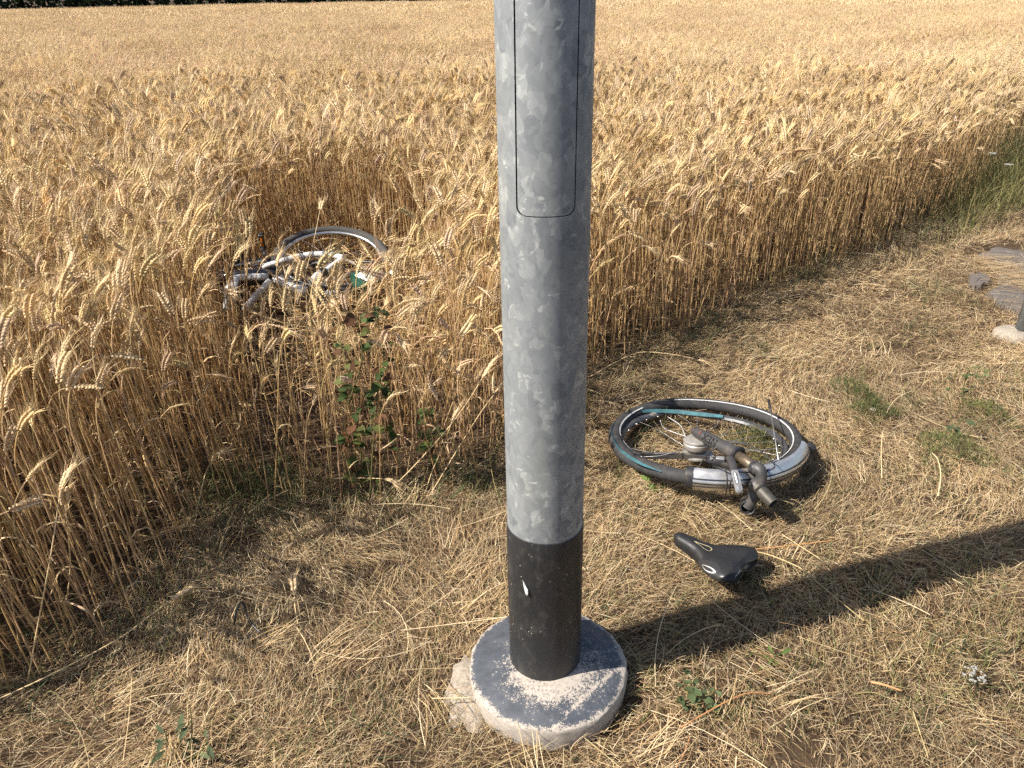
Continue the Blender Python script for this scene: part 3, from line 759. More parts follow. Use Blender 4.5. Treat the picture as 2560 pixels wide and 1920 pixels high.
# concrete base, dished and painted, paint flaking
m, nt, b_ = newmat('flaking_painted_concrete')
tc = N(nt, 'ShaderNodeTexCoord'); sx = N(nt, 'ShaderNodeSeparateXYZ'); nt.links.new(tc.outputs['Object'], sx.inputs[0])
bx, by = POLE_C[0] - PX, POLE_C[1] - PY
dx_ = mth(nt, 'SUBTRACT', sx.outputs[0], float(bx)); dy_ = mth(nt, 'SUBTRACT', sx.outputs[1], float(by))
rad_ = mth(nt, 'SQRT', mth(nt, 'ADD', mth(nt, 'MULTIPLY', dx_, dx_), mth(nt, 'MULTIPLY', dy_, dy_)))
na = N(nt, 'ShaderNodeTexNoise', Scale=26.0, Detail=10.0, Roughness=.78); nt.links.new(tc.outputs['Object'], na.inputs[0])
nb = N(nt, 'ShaderNodeTexNoise', Scale=140.0, Detail=4.0, Roughness=.6); nt.links.new(tc.outputs['Object'], nb.inputs[0])
nc = N(nt, 'ShaderNodeTexNoise', Scale=6.0, Detail=3.0); nt.links.new(tc.outputs['Object'], nc.inputs[0])
# paint worn off in a ring by the post, at the rim and along one scrape
ring = mth(nt, 'MULTIPLY', ramp(nt, rad_, [(.088, (1, 1, 1)), (.16, (0, 0, 0))]), ramp(nt, sx.outputs[1], [(0, (1, 1, 1)), (1, (1, 1, 1))]))
front = N(nt, 'ShaderNodeMapRange', From__Min=.06, From__Max=-.09) if False else None
fr = mth(nt, 'MULTIPLY_ADD', dy_, -5.0, .45)
ring = mth(nt, 'MULTIPLY', ring, mth(nt, 'MAXIMUM', .22, mth(nt, 'MINIMUM', fr, 1.0)))
rim = ramp(nt, rad_, [(.174, (0, 0, 0)), (.187, (1, 1, 1))])
scr = mth(nt, 'ABSOLUTE', mth(nt, 'ADD', mth(nt, 'ADD', mth(nt, 'MULTIPLY', dx_, .70), mth(nt, 'MULTIPLY', dy_, -.71)), mth(nt, 'MULTIPLY_ADD', nc.outputs[0], .03, -.152)))
scr = mth(nt, 'MULTIPLY', ramp(nt, scr, [(.001, (1, 1, 1)), (.008, (0, 0, 0))]), mth(nt, 'GREATER_THAN', dx_, .0))
wear = mth(nt, 'ADD', mth(nt, 'ADD', mth(nt, 'MULTIPLY', ring, .30), mth(nt, 'MULTIPLY', rim, .24)), mth(nt, 'MULTIPLY', scr, .12))
wear = mth(nt, 'ADD', mth(nt, 'ADD', wear, mth(nt, 'MULTIPLY', na.outputs[0], .62)), mth(nt, 'MULTIPLY', nb.outputs[0], .42))
wear = mth(nt, 'ADD', wear, mth(nt, 'MULTIPLY', dx_, .25))
up = N(nt, 'ShaderNodeNewGeometry'); sn = N(nt, 'ShaderNodeSeparateXYZ'); nt.links.new(up.outputs['Normal'], sn.inputs[0])
sidem = mth(nt, 'LESS_THAN', sx.outputs[2], .0465)
nd = N(nt, 'ShaderNodeTexNoise', Scale=420.0, Detail=2.0, Roughness=.5); nt.links.new(tc.outputs['Object'], nd.inputs[0])
wear = mth(nt, 'ADD', wear, mth(nt, 'MULTIPLY', mth(nt, 'SUBTRACT', nd.outputs[0], .5), .55))
bare_ = mth(nt, 'MAXIMUM', ramp(nt, wear, [(.645, (0, 0, 0)), (.685, (1, 1, 1))]), sidem)
paint = ramp(nt, na.outputs[0], [(.35, (.048, .054, .066)), (.65, (.095, .104, .12))])
conc = ramp(nt, nb.outputs[0], [(.25, (.29, .25, .21)), (.7, (.46, .41, .355))])
nt.links.new(mixc(nt, paint, conc, bare_), b_.inputs['Base Color'])
nt.links.new(mixc(nt, (.5, .5, .5), (.92, .92, .92), bare_), b_.inputs['Roughness'])
hb = mth(nt, 'SUBTRACT', mth(nt, 'MULTIPLY', nb.outputs[0], .5), mth(nt, 'MULTIPLY', bare_, .8)); bump(nt, b_, hb, .5, .0015)
M_BASE = m
s = Soup(); seg = 96
prof = [(.070, .074), (.088, .0725), (.11, .069), (.14, .063), (.165, .0575), (.181, .053), (.187, .0505), (.1895, .0475), (.1905, .040), (.1905, .02), (.1885, .0), (.187, -.02)]
th = np.linspace(0, 2 * np.pi, seg, endpoint=False); V = []
for k, (rr_, z) in enumerate(prof):
    for t in th:
        q = rr_ * (1 + (.008 * math.sin(5 * t + 1) + .006 * math.sin(13 * t + 2 * k) + .004 * math.sin(29 * t)) * (k > 4))
        V.append((POLE_C[0] + q * math.cos(t), POLE_C[1] + q * math.sin(t), z + .0012 * math.sin(7 * t) * (3 < k < 9)))
i, j = np.meshgrid(np.arange(len(prof) - 1), np.arange(seg), indexing='ij'); j2 = (j + 1) % seg
s.add(V, None, np.stack([i * seg + j, (i + 1) * seg + j, (i + 1) * seg + j2, i * seg + j2], -1).reshape(-1, 4))
part('concrete_base', s, M_BASE, post, 'round concrete base with flaking dark blue grey paint', angle=55)
# spilled mortar beside the base
M_MORTAR = simple('mortar', (.30, .26, .21), .95, 0, .4, 120, .2, bmp=1.0)
s = Soup(); c0 = at(1160, 1720); n1_, n2_ = 26, 10; V = []
rr = np.random.default_rng(4); lum = rr.uniform(.8, 1.2, n1_)
for a in range(n1_):
    t = 2 * math.pi * a / n1_
    for k in range(n2_):
        q = k / (n2_ - 1); R_ = .075 * lum[a] * q
        V.append((c0[0] + .02 + R_ * math.cos(t) * .8, c0[1] + R_ * math.sin(t) * 1.45, -.012 + .024 * (1 - q ** 3) + rr.normal(0, .0012)))
F = [(a * n2_ + k, ((a + 1) % n1_) * n2_ + k, ((a + 1) % n1_) * n2_ + k + 1, a * n2_ + k + 1) for a in range(n1_) for k in range(n2_ - 1)]
s.add(V, None, F)
o = part('mortar_spill', s, M_MORTAR, None, loc=(c0[0], c0[1], 0), smooth=False)
tag(o, 'rough pale lump of spilled mortar beside the round concrete base', 'mortar')

# ------------------------------------------------------------------ materials for the bicycle parts
M_RUBBER = simple('tyre_rubber', (.036, .036, .038), .72, 0, .3, 90, .3, grime=(.085, .075, .063), bmp=.2)
M_BLACK = simple('black_plastic', (.022, .022, .024), .42, 0, .3, 90, .45, grime=(.10, .08, .06))
M_FORK = simple('dark_grey_paint', (.052, .05, .05), .5, .05, .2, 40, .5, grime=(.13, .11, .09))
M_ALU = simple('brushed_aluminium', (.62, .62, .61), .32, .9, .2, 60, .5, grime=(.36, .32, .27))
M_CHROME = simple('polished_fender', (.66, .64, .61), .34, .8, .12, 30, .5, grime=(.40, .36, .30))
M_STEEL = simple('steel_wire', (.55, .54, .52), .35, .8, .2, 60)
M_BRONZE = simple('dirty_stanchion', (.13, .10, .07), .45, .5, .45, 70, .5, grime=(.22, .17, .11))
M_RIM = simple('grey_rim', (.11, .11, .115), .35, .6, .3, 40, .5, grime=(.20, .17, .14))
M_TEAL = simple('teal_tape', (.055, .15, .17), .45, 0, .3, 40, .4, grime=(.05, .09, .10))
M_STRIPE = simple('reflective_stripe', (.52, .52, .51), .4, .1, .2, 80, .5, grime=(.35, .33, .3))
M_BLUE = simple('navy_plastic', (.025, .035, .11), .3, 0, .2, 60, .6)
M_RED = simple('red_print', (.55, .06, .03), .5)
M_WHITE = simple('white_frame_paint', (.62, .62, .61), .3, 0, .06, 30, .5, grime=(.45, .41, .34))
M_GREYP = simple('grey_plastic', (.20, .20, .205), .45, 0, .25, 40, .4)
M_AMBER = simple('amber_reflector', (.75, .22, .02), .25, 0, .2, 120, .6)

def text_mesh(txt, size, o, xdir, ydir, sp=1.0, extrude=.0004):
    """flat lettering laid on a surface: xdir runs along the words"""
    cu = bpy.data.curves.new('t', 'FONT'); cu.body = txt; cu.size = size; cu.extrude = extrude; cu.align_x = 'CENTER'; cu.align_y = 'CENTER'; cu.space_character = sp
    ob = bpy.data.objects.new('t', cu); COL.objects.link(ob)
    me = bpy.data.meshes.new_from_object(ob.evaluated_get(bpy.context.evaluated_depsgraph_get()))
    bpy.data.objects.remove(ob)
    x = nrm(xdir); y = nrm(np.asarray(ydir) - x * (np.asarray(ydir) @ x)); z = np.cross(x, y)
    me.transform(Matrix(((x[0], y[0], z[0], o[0]), (x[1], y[1], z[1], o[1]), (x[2], y[2], z[2], o[2]), (0, 0, 0, 1))))
    return me

# ------------------------------------------------------------------ wheel, fork and mudguard torn off a bicycle
CW = np.array([.692, 2.33, .07]); WN = nrm([-.012, .12, 1.0]); WU = nrm(np.cross([0, 1, 0], WN)); WV = np.cross(WN, WU)
def Wl(a, b, c=0.0): return CW + WU * a + WV * b + WN * c
def cw(cx, cy, z): return at(1450 + cx / 3.19, 960 + cy / 3.19, z)
bike = thing('bicycle_front_end', 'wrecked bicycle front wheel with dark fork and silver mudguard lying on dry grass', 'bicycle wheel', (CW[0], CW[1], 0))
R0, TR = .313, .0245; O0 = np.array([-.007, -.013])
def ringp(t, R_=R0, c=0.0):
    wob = .006 * math.sin(2 * t + .5) + .004 * math.sin(3 * t)
    lift = .012 * math.exp(-((t - 1.9) / .6) ** 2) - .006 * math.exp(-((t - 3.6) / .5) ** 2)
    return Wl(O0[0] + (R_ + wob) * math.cos(t), O0[1] + (R_ + wob) * math.sin(t), c + lift)
# tyre: open carcass, tread blocks as shallow cuts
s = Soup(); nT, nS = 240, 16; V = []
for k in range(nT):
    t = 2 * math.pi * k / nT; c = ringp(t); e = nrm(WU * math.cos(t) + WV * math.sin(t))
    # on the left the carcass is twisted over, tread showing up
    tw = .9 * math.exp(-((t - 3.9) / .9) ** 2) + .25 * math.sin(t)
    for q in range(nS):
        a = 2 * math.pi * q / nS + tw
        tread = math.cos(2 * math.pi * q / nS) > .35
        rr_ = TR * (1.0 if not tread else (1.06 - .05 * ((k + q) % 5 == 0)))
        V.append(c + (e * math.cos(a) + WN * math.sin(a) * .92) * rr_)
i, j = np.meshgrid(np.arange(nT), np.arange(nS), indexing='ij'); i2 = (i + 1) % nT; j2 = (j + 1) % nS
s.add(V, None, np.stack([i * nS + j, i * nS + j2, i2 * nS + j2, i2 * nS + j], -1).reshape(-1, 4))
tyre = part('tyre', s, M_RUBBER, bike, 'dusty black tyre with siped tread, half off its rim')
for t0, t1, ra, hh in ((-1.15, 1.75, -.0130, .0205), (2.25, 3.15, -.0155, .0185), (3.25, 4.05, -.0185, .0155)):
    s = Soup(); V = []; n = 60
    for k in range(n):
        t = t0 + (t1 - t0) * k / (n - 1); e = nrm(WU * math.cos(t) + WV * math.sin(t)); tw = .0
        for g in (-.0022, .0022): V.append(ringp(t) + e * (ra + g) + WN * (hh * 1.06 + .0016 + g * .55))
    s.add(V, None, [(2 * k, 2 * k + 1, 2 * k + 3, 2 * k + 2) for k in range(n - 1)])
    part('reflective_stripe', s, M_STRIPE, tyre)
# rim: sprung out of the tyre, folded in on the left
RIMP = [(-.02, -.125, -.025), (-.10, -.105, -.022), (-.20, -.097, -.02), (-.285, -.098, -.014), (-.305, -.03, -.01), (-.29, .06, -.008), (-.235, .15, -.006), (-.16, .205, -.004),
        (-.075, .226, 0), (.045, .19, 0), (.165, .118, -.002), (.232, .03, -.004), (.252, -.06, -.004), (.225, -.155, -.004), (.15, -.235, -.002), (.06, -.275, 0), (-.03, -.285, 0)]
rp = smooth_path([Wl(*q) for q in RIMP], 8)
s = Soup(); sec = [(-.011, -.010), (-.011, .010), (-.006, .012), (.006, .008), (.010, 0), (.006, -.008), (-.006, -.012)]
T_, N_, B_ = frames(rp); Bn = np.array([nrm(WN - t * (WN @ t)) for t in T_]); Sn = np.cross(T_, Bn)
ctr = Wl(-.03, -.05); V = []
for k in range(len(rp)):
    sg = np.sign((ctr - rp[k]) @ Sn[k]) or 1
    for a, b2 in sec: V.append(rp[k] + Sn[k] * sg * a + Bn[k] * b2)
ns = len(sec)
s.add(V, None, [(k * ns + q, k * ns + (q + 1) % ns, (k + 1) * ns + (q + 1) % ns, (k + 1) * ns + q) for k in range(len(rp) - 1) for q in range(ns)])
rim_o = part('rim', s, M_RIM, bike, 'buckled grey aluminium rim sprung out of the tyre', angle=30)
for k in range(18, len(rp) - 8, 5):
    s = Soup(); d = nrm(ctr - rp[k]); tube(s, [rp[k] + d * .006, rp[k] + d * .018], .0022, 6); part('spoke_nipple', s, M_STEEL, rim_o)
# tape
tp = smooth_path([Wl(.10, .15, .012), Wl(.018, .172, .014), Wl(-.089, .205, .016), Wl(-.194, .206, .018), Wl(-.285, .14, .02), Wl(-.333, .035, .024), Wl(-.335, -.09, .024), Wl(-.318, -.17, .026), Wl(-.276, -.24, .022), Wl(-.215, -.285, .012)], 8)
s = Soup(); V = []; T_, _, _ = frames(tp); n = len(tp)
for k in range(n):
    t = k / (n - 1); wd = .0075 * min(1, 5 * (1 - t) + .25) * (.75 + .25 * math.sin(9 * t)); tilt_ = .4 + .9 * math.sin(4.2 * t + .3)
    sdv = nrm(np.cross(T_[k], WN)); ax = sdv * math.cos(tilt_) + WN * math.sin(tilt_)
    for g in (-1, 1): V.append(tp[k] + ax * wd * g)
s.add(V, None, [(2 * k, 2 * k + 1, 2 * k + 3, 2 * k + 2) for k in range(n - 1)])
part('rim_tape', s, M_TEAL, bike, 'loose teal rim tape coming off the wheel')
# hub: dynamo drum with two flanges
hb0 = cw(935, 570, .045); hax = nrm(cw(915, 385, .125) - hb0)
hax = nrm(WN * .9 + hax * .1 + WU * -.05)
s = Soup()
lathe(s, [(r9 * 1.14, h9) for r9, h9 in [(0, 0), (.044, .0), (.048, .003), (.048, .008), (.036, .012), (.031, .02), (.033, .028), (.039, .031), (.0415, .036), (.0415, .05), (.038, .054), (.041, .057), (.041, .062), (.034, .067), (.018, .070), (.010, .074), (0, .075)]], hb0, hax, 40)
hub = part('hub', s, simple('cast_hub', (.36, .345, .32), .42, .45, .25, 60, .5, grime=(.30, .26, .21)), bike, 'dirty aluminium hub', angle=40)
s = Soup(); tube(s, [hb0 + hax * .07, hb0 + hax * .105], .0075, 10); lathe(s, [(0, .082), (.016, .082), (.016, .09), (0, .09)], hb0, hax, 18); part('axle', s, M_BLACK, hub, angle=40)
# spokes, many slack or bent
rr = np.random.default_rng(21)
ks = [k for k in range(20, len(rp) - 6, 5)]
for q, k in enumerate(ks):
    if rr.uniform() < (.12 if (rp[k] - CW) @ WU > -.06 else .7): continue
    a = 2 * math.pi * q / len(ks) * 1.0 + .5; up_ = .058 if q % 2 else .006
    p0 = hb0 + hax * up_ + nrm(rp[k] - hb0) * .04; p1 = rp[k] + nrm(ctr - rp[k]) * .012
    sag = rr.normal(0, .012, 3); mid = (p0 + p1) / 2 + sag
    s = Soup(); tube(s, smooth_path([p0, mid, p1], 5), .0011, 4, caps=False); part('spoke', s, M_STEEL, bike)
for pts in ([(640, 290, .10), (670, 350, .07), (760, 390, .07), (860, 420, .08)], [(700, 262, .06), (800, 330, .08), (840, 420, .09)], [(470, 580, .07), (620, 575, .08), (760, 540, .09), (860, 500, .08)]):
    s = Soup(); tube(s, smooth_path([cw(*p) for p in pts], 6), .0017, 5); part('bent_spoke', s, M_STRIPE if pts[0][1] < 400 else M_STEEL, bike)
# valve with its nut
s = Soup(); vp = cw(585, 245, .07); tube(s, [vp, vp + np.array([.004, -.02, .018])], .003, 8); lathe(s, [(0, 0), (.010, 0), (.010, .006), (0, .006)], vp, WN, 8); tube(s, [vp + WU * -.016, vp + WU * .012], .003, 6)
part('valve', s, M_CHROME, bike, angle=30)
# fork
fa = cw(925, 382, .135); fb = cw(1258, 562, .155); fc_ = cw(1392, 668, .165); fd = nrm(fb - fa)
s = Soup(); P = [fa - fd * .012, fa + fd * .004, fa + fd * .03, fa + fd * .05, fb - fd * .10, fb - fd * .03, fb - fd * .008, fb]
tube(s, P, [.012, .0185, .0195, .0225, .0225, .0245, .0265, .0265], 24, squash=.92, up=WN)
fork = part('fork_leg', s, M_FORK, bike, 'dark grey lower fork leg', angle=40)
s = Soup(); lathe(s, [(.0270, 0), (.0277, .004), (.0277, .010), (.02, .013), (.018, .0135)], fb - fd * .004, fd, 28); part('wiper_seal', s, M_BLACK, fork, angle=40)
s = Soup(); tube(s, [fb - fd * .02, fc_ + fd * .015], [.0165, .0165], 20); part('stanchion', s, M_BRONZE, bike, 'dirty bronze stanchion tube')
# lettering on the leg reads from the crown side, so it is upside down here
up_leg = nrm(np.cross(fd, np.array([1.0, 0, 0]))); up_leg = up_leg if up_leg[2] > 0 else -up_leg
vis = nrm(nrm(CAM - fa) - fd * (nrm(CAM - fa) @ fd))
sdx = np.cross(vis, fd)
mid_l = fa + fd * (np.linalg.norm(fb - fa) * .44) + vis * .0222
part('lettering', text_mesh('NEX', .034, mid_l, -fd, -sdx * np.sign(sdx @ np.array([0, 0, 1.0]) or 1) if False else -np.cross(vis, fd), 1.05), simple('black_print', (.006, .006, .006), .6, 0, .1, 60, .2), fork)
part('red_mark', text_mesh('I', .016, mid_l - fd * .052 - np.cross(vis, fd) * -.004, -fd, -np.cross(vis, fd)), M_RED, fork)
# crown with steerer stub and the empty second socket
kA = fc_ + fd * .012; kM = cw(1432, 800, .125); kS0 = cw(1440, 848, .115); kS1 = cw(1512, 924, .105); kB = cw(1338, 975, .055)
s = Soup(); tube(s, smooth_path([kA - fd * .02, kA + fd * .012, (kA + kM) / 2 + fd * .012, kM], 5), [.0215, .022, .0225, .022, .021, .020, .0185, .0178, .0172, .017, .017, .018, .0185, .019, .0195, .0198], 18)
s2 = kS0 - nrm(kS1 - kS0) * .02
tube(s, smooth_path([kM, s2, (s2 + kB) / 2 + np.array([0, -.008, .0]), kB], 5), [.0195, .021, .0225, .024, .0245, .025, .0245, .023, .021, .0195, .0185, .018, .0185, .019, .0195, .020], 18)
crown = part('fork_crown', s, M_FORK, bike, 'scuffed dark fork crown', angle=60)
sd_ = nrm(kS1 - kS0)
s = Soup(); lathe(s, [(.0275, -.012), (.0275, -.002), (.0205, .004), (.0195, .03), (.0185, .058), (.0180, .0595), (.0150, .0590), (.0148, -.01)], kS0, sd_, 28); part('steerer', s, simple('steerer_steel', (.075, .07, .06), .55, .4, .4, 60, .5, grime=(.17, .14, .10)), crown, 'broken off steerer tube with open end', angle=35)
bd = nrm(np.array([-.25, -.85, .18])); s = Soup(); lathe(s, [(.024, -.03), (.0255, .0), (.0250, .012), (.022, .016), (.0185, .014), (.0165, -.012), (0, -.014)], kB, bd, 26); part('empty_socket', s, M_BLACK, crown, 'empty stanchion socket in the crown', angle=40)
s = Soup(); lathe(s, [(.0225, 0), (.0235, .003), (.0235, .012), (.0225, .015)], kA - fd * .016, fd, 26); part('crown_ring', s, M_BLACK, crown, angle=40)
kc = cw(1405, 655, .178); part('red_mark', text_mesh('=', .016, kc + vis * .006, -WU, -WV), M_RED, crown)
bl = cw(1447, 712, .15); s = Soup(); lathe(s, [(0, -.01), (.013, -.01), (.0145, -.004), (.0145, .006), (.011, .010), (0, .011)], bl, nrm(CAM - bl), 20); tube(s, [bl + WN * .004, bl + WU * .026 + WN * .012], .0042, 8)
part('lockout_knob', s, M_BLUE, crown, 'small navy blue lockout knob', angle=40)
# brake: arm, pad holder, lever plate
s = Soup(); l0 = cw(1195, 590, .17); l1 = cw(1235, 715, .185); l2 = cw(1268, 855, .15)
tube(s, smooth_path([l0, (l0 + l1) / 2 + WN * .008, l1], 5), np.linspace(.014, .011, 11), 12, squash=.6); fork_arch = part('brake_bridge', s, M_FORK, bike, 'grey fork bridge bent over the mudguard')
ld = nrm(l2 - l1); s = Soup(); boxm(s, (l1 + l2) / 2 + WN * .004, ld, WU, WN, np.linalg.norm(l2 - l1) / 2 + .008, .0115, .006, bev=.005); arm = part('brake_arm', s, M_GREYP, bike, 'black brake arm hanging over the mudguard', angle=35)
s = Soup(); boxm(s, (l1 + l2) / 2 + WN * .0112 - ld * .004, ld, WU, WN, .018, .004, .0016, bev=.001); boxm(s, (l1 + l2) / 2 + WN * .0112 + ld * .028, ld, WU, WN, .005, .005, .0016, bev=.001); part('brake_slot', s, M_ALU, arm, angle=35)
bp = cw(1112, 625, .15); s = Soup(); boxm(s, bp, WU + WV * -.4, WV, WN, .022, .015, .014, bev=.006); boxm(s, bp + WU * .018 + WV * -.02, WU + WV * -.8, WV, WN, .02, .008, .009, bev=.004)
tube(s, [bp + WU * -.035 + WV * .01, bp + WU * -.012], [.009, .007], 10); cal = part('brake_caliper', s, M_BLACK, bike, 'black rim brake on the fork', angle=35)
s = Soup(); boxm(s, bp + WN * .015 + WU * .002, WU + WV * -.4, WV, WN, .014, .010, .003, bev=.0025); lathe(s, [(0, 0), (.006, 0), (.006, .004), (0, .004)], bp + WN * .012 + WU * -.026, WN, 12); part('caliper_plate', s, M_GREYP, cal, angle=35)
# mudguard: bright channel round the near side of the tyre
s = Soup(); n = 70; t0, t1 = RAD(248), RAD(337); V = []; sec = np.linspace(-1.35, 1.35, 13)
for k in range(n):
    t = t0 + (t1 - t0) * k / (n - 1); e = nrm(WU * math.cos(t) + WV * math.sin(t)); c = Wl(O0[0] + R0 * math.cos(t), O0[1] + R0 * math.sin(t), .001)
    for a in sec:
        rr_ = .0400 + .0015 * math.cos(6 * a) * (abs(a) < 1.2)
        V.append(c + e * rr_ * math.cos(a) * .95 + WN * rr_ * math.sin(a) * .98)
nc_ = len(sec)
V2 = [np.array(v) for v in V]
for k in range(n):
    t = t0 + (t1 - t0) * k / (n - 1); c = Wl(O0[0] + R0 * math.cos(t), O0[1] + R0 * math.sin(t), .001)
    for q in range(nc_): V2[k * nc_ + q] = c + (V[k * nc_ + q] - c) * .95
F = [(k * nc_ + q, k * nc_ + q + 1, (k + 1) * nc_ + q + 1, (k + 1) * nc_ + q) for k in range(n - 1) for q in range(nc_ - 1)]
s.add(V, None, F); s.add(V2, None, [f[::-1] for f in F])
guard = part('mudguard', s, M_CHROME, bike, 'polished silver mudguard with dark pinstripes')
for am in (-.30, -.02, .34):
    s = Soup(); V = []
    for k in range(n):
        t = t0 + (t1 - t0) * k / (n - 1); e = nrm(WU * math.cos(t) + WV * math.sin(t)); c = Wl(O0[0] + R0 * math.cos(t), O0[1] + R0 * math.sin(t), .001)
        for a in (am - .05, am + .05):
            rr_ = .0424; V.append(c + e * rr_ * math.cos(a) * .95 + WN * rr_ * math.sin(a) * .98)
    s.add(V, None, [(2 * k, 2 * k + 1, 2 * k + 3, 2 * k + 2) for k in range(n - 1)]); part('pinstripe', s, M_BLACK, guard)
def guard_cap(t_a, t_b, grow, name, mt):
    s = Soup(); n = 8; V = []
    for k in range(n):
        t = t_a + (t_b - t_a) * k / (n - 1); e = nrm(WU * math.cos(t) + WV * math.sin(t)); c = Wl(O0[0] + R0 * math.cos(t), O0[1] + R0 * math.sin(t), .001)
        for a in sec: V.append(c + (e * math.cos(a) * .95 + WN * math.sin(a) * .98) * (.0428 + grow))
    F = [(k * nc_ + q, k * nc_ + q + 1, (k + 1) * nc_ + q + 1, (k + 1) * nc_ + q) for k in range(n - 1) for q in range(nc_ - 1)]
    s.add(V, None, F); part(name, s, mt, guard)
guard_cap(t0 - .035, t0 + .035, .0006, 'end_cap', M_BLACK)
lp = cw(1822, 520, .085); s = Soup(); lathe(s, [(0, -.02), (.012, -.02), (.017, -.008), (.0205, .008), (.0205, .016), (.017, .02), (0, .021)], lp, nrm(WU * .85 + WV * .35 + WN * .25), 20); tube(s, [lp - WU * .016, cw(1765, 500, .09)], .004, 8)
part('bracket_cap', s, M_BLACK, guard, 'black plastic cap at the end of the mudguard', angle=40)
for cx_, cy_ in ((1310, 752), (1612, 720)):
    q = cw(cx_, cy_, .11); s = Soup(); lathe(s, [(0, 0), (.004, 0), (.003, .0025), (0, .003)], q, nrm(CAM - q), 10); part('rivet', s, M_STEEL, guard)
# stay with plastic end
st0 = cw(1585, 622, .125); st1 = cw(1518, 200, .13); st2 = cw(1503, 125, .145)
s = Soup(); tube(s, [st0, st1], .0020, 8); stay = part('mudguard_stay', s, M_STEEL, bike, 'thin steel stay sticking up from the mudguard')
s = Soup(); tube(s, [st1 - (st1 - st2) * -.25, st1, st2], [.0042, .0048, .0055], 10); part('stay_end', s, M_BLACK, stay)
s = Soup(); tube(s, [st0 + WN * .006, st0, st0 - WN * .018 + WU * .003], [.004, .0055, .003], 8); boxm(s, st0 + WN * .002, WU, WV, WN, .006, .005, .005, bev=.002); part('stay_clamp', s, M_ALU, stay, angle=35)
# cables
def cable(name, pts, rr_=.0024, mt=None, lab=None):
    s = Soup(); tube(s, smooth_path([cw(*p) for p in pts], 8), rr_, 7); return part(name, s, mt or M_BLACK, bike, lab)
cable('brake_cable', [(930, 700, .06), (985, 600, .10), (1060, 525, .14), (1150, 482, .16), (1250, 470, .175), (1400, 512, .185), (1515, 600, .18), (1552, 660, .165), (1500, 690, .16), (1460, 700, .16)])
cable('brake_cable', [(1060, 655, .15), (1150, 675, .17), (1250, 700, .18), (1370, 705, .15)])
cable('brake_cable', [(1155, 660, .17), (1172, 740, .17), (1168, 850, .12), (1150, 910, .04), (1128, 945, .02)])
cable('brake_cable', [(1225, 720, .18), (1200, 790, .16), (1195, 860, .11), (1215, 900, .05)])
cable('wire', [(1480, 690, .16), (1515, 720, .15), (1520, 770, .13), (1490, 800, .13)], .0012)

# ------------------------------------------------------------------ saddle
M_SAD = simple('saddle_cover', (.016, .016, .017), .5, 0, .12, 60, .4, grime=(.026, .025, .023))
M_SAD2 = simple('saddle_side_panel', (.030, .030, .031), .36, 0, .15, 300, .5)
sN = at(1688, 1326, .078); sT = at(1870, 1417, .078)
SL = np.linalg.norm(sT - sN); sx_ = nrm(sT - sN); side_ = nrm(np.cross(np.array([0, 0, 1.0]), sx_))        # away from camera = +side
rollA = RAD(-2); s_up = np.cross(sx_, side_); sd2 = side_ * math.cos(rollA) + s_up * math.sin(rollA); su2 = np.cross(sx_, sd2)
def sad(sv, ph, off=0.0):
    """point of the saddle shell: sv 0 nose to 1 tail, ph across in radians"""
    xs = [0, .03, .08, .2, .35, .5, .62, .74, .85, .93, .98, 1.0]; ws = [.004, .013, .0185, .0215, .026, .044, .064, .077, .081, .077, .066, .052]
    wv = np.interp(sv, xs, ws) * 1.12; top = np.interp(sv, [0, .06, .25, .5, .75, .9, 1], [-.012, -.002, 0, -.004, .010, .015, .004])
    drop = np.interp(sv, [0, .05, .3, .5, .8, 1], [.012, .028, .036, .036, .034, .022])
    lat = wv * (abs(math.sin(ph)) ** .85) * (1 if ph > 0 else -1)
    if abs(ph) > math.pi / 2: lat *= 1 - .16 * (abs(ph) - math.pi / 2)
    zz_ = top + drop * (math.copysign(abs(math.cos(ph)) ** .75, math.cos(ph)) - 1) * .8
    zz_ -= .006 * math.exp(-(ph / .25) ** 2) * np.interp(sv, [.2, .5, .9, 1], [0, .6, 1, 1.4])
    xo = sv * SL + (-.012 * math.exp(-(ph / .35) ** 2) * max(0, (sv - .9) * 10))
    return sN + sx_ * xo + sd2 * lat + su2 * (zz_ + 0) + (su2 * math.cos(ph) + sd2 * math.sin(ph)) * off
saddle = thing('bicycle_saddle', 'black bicycle saddle lying upright on the dry grass by the post shadow', 'saddle', (*((sN + sT) / 2)[:2], 0))
s = Soup(); U_, V_ = 60, 37; phs = np.linspace(-2.0, 2.0, V_); svs = 1 - np.linspace(1, 0, U_) ** 1.0
V = [sad(a, p) for a in svs for p in phs]
F = [(a * V_ + b, (a + 1) * V_ + b, (a + 1) * V_ + b + 1, a * V_ + b + 1) for a in range(U_ - 1) for b in range(V_ - 1)]
n0 = len(V); V += [np.mean(V[:V_], 0), np.mean(V[-V_:], 0)]
f3 = [(n0, q + 1, q) for q in range(V_ - 1)] + [(n0 + 1, (U_ - 1) * V_ + q, (U_ - 1) * V_ + q + 1) for q in range(V_ - 1)]
s.add(V, f3, F); shell = part('cover', s, M_SAD, saddle, 'smooth black saddle cover')
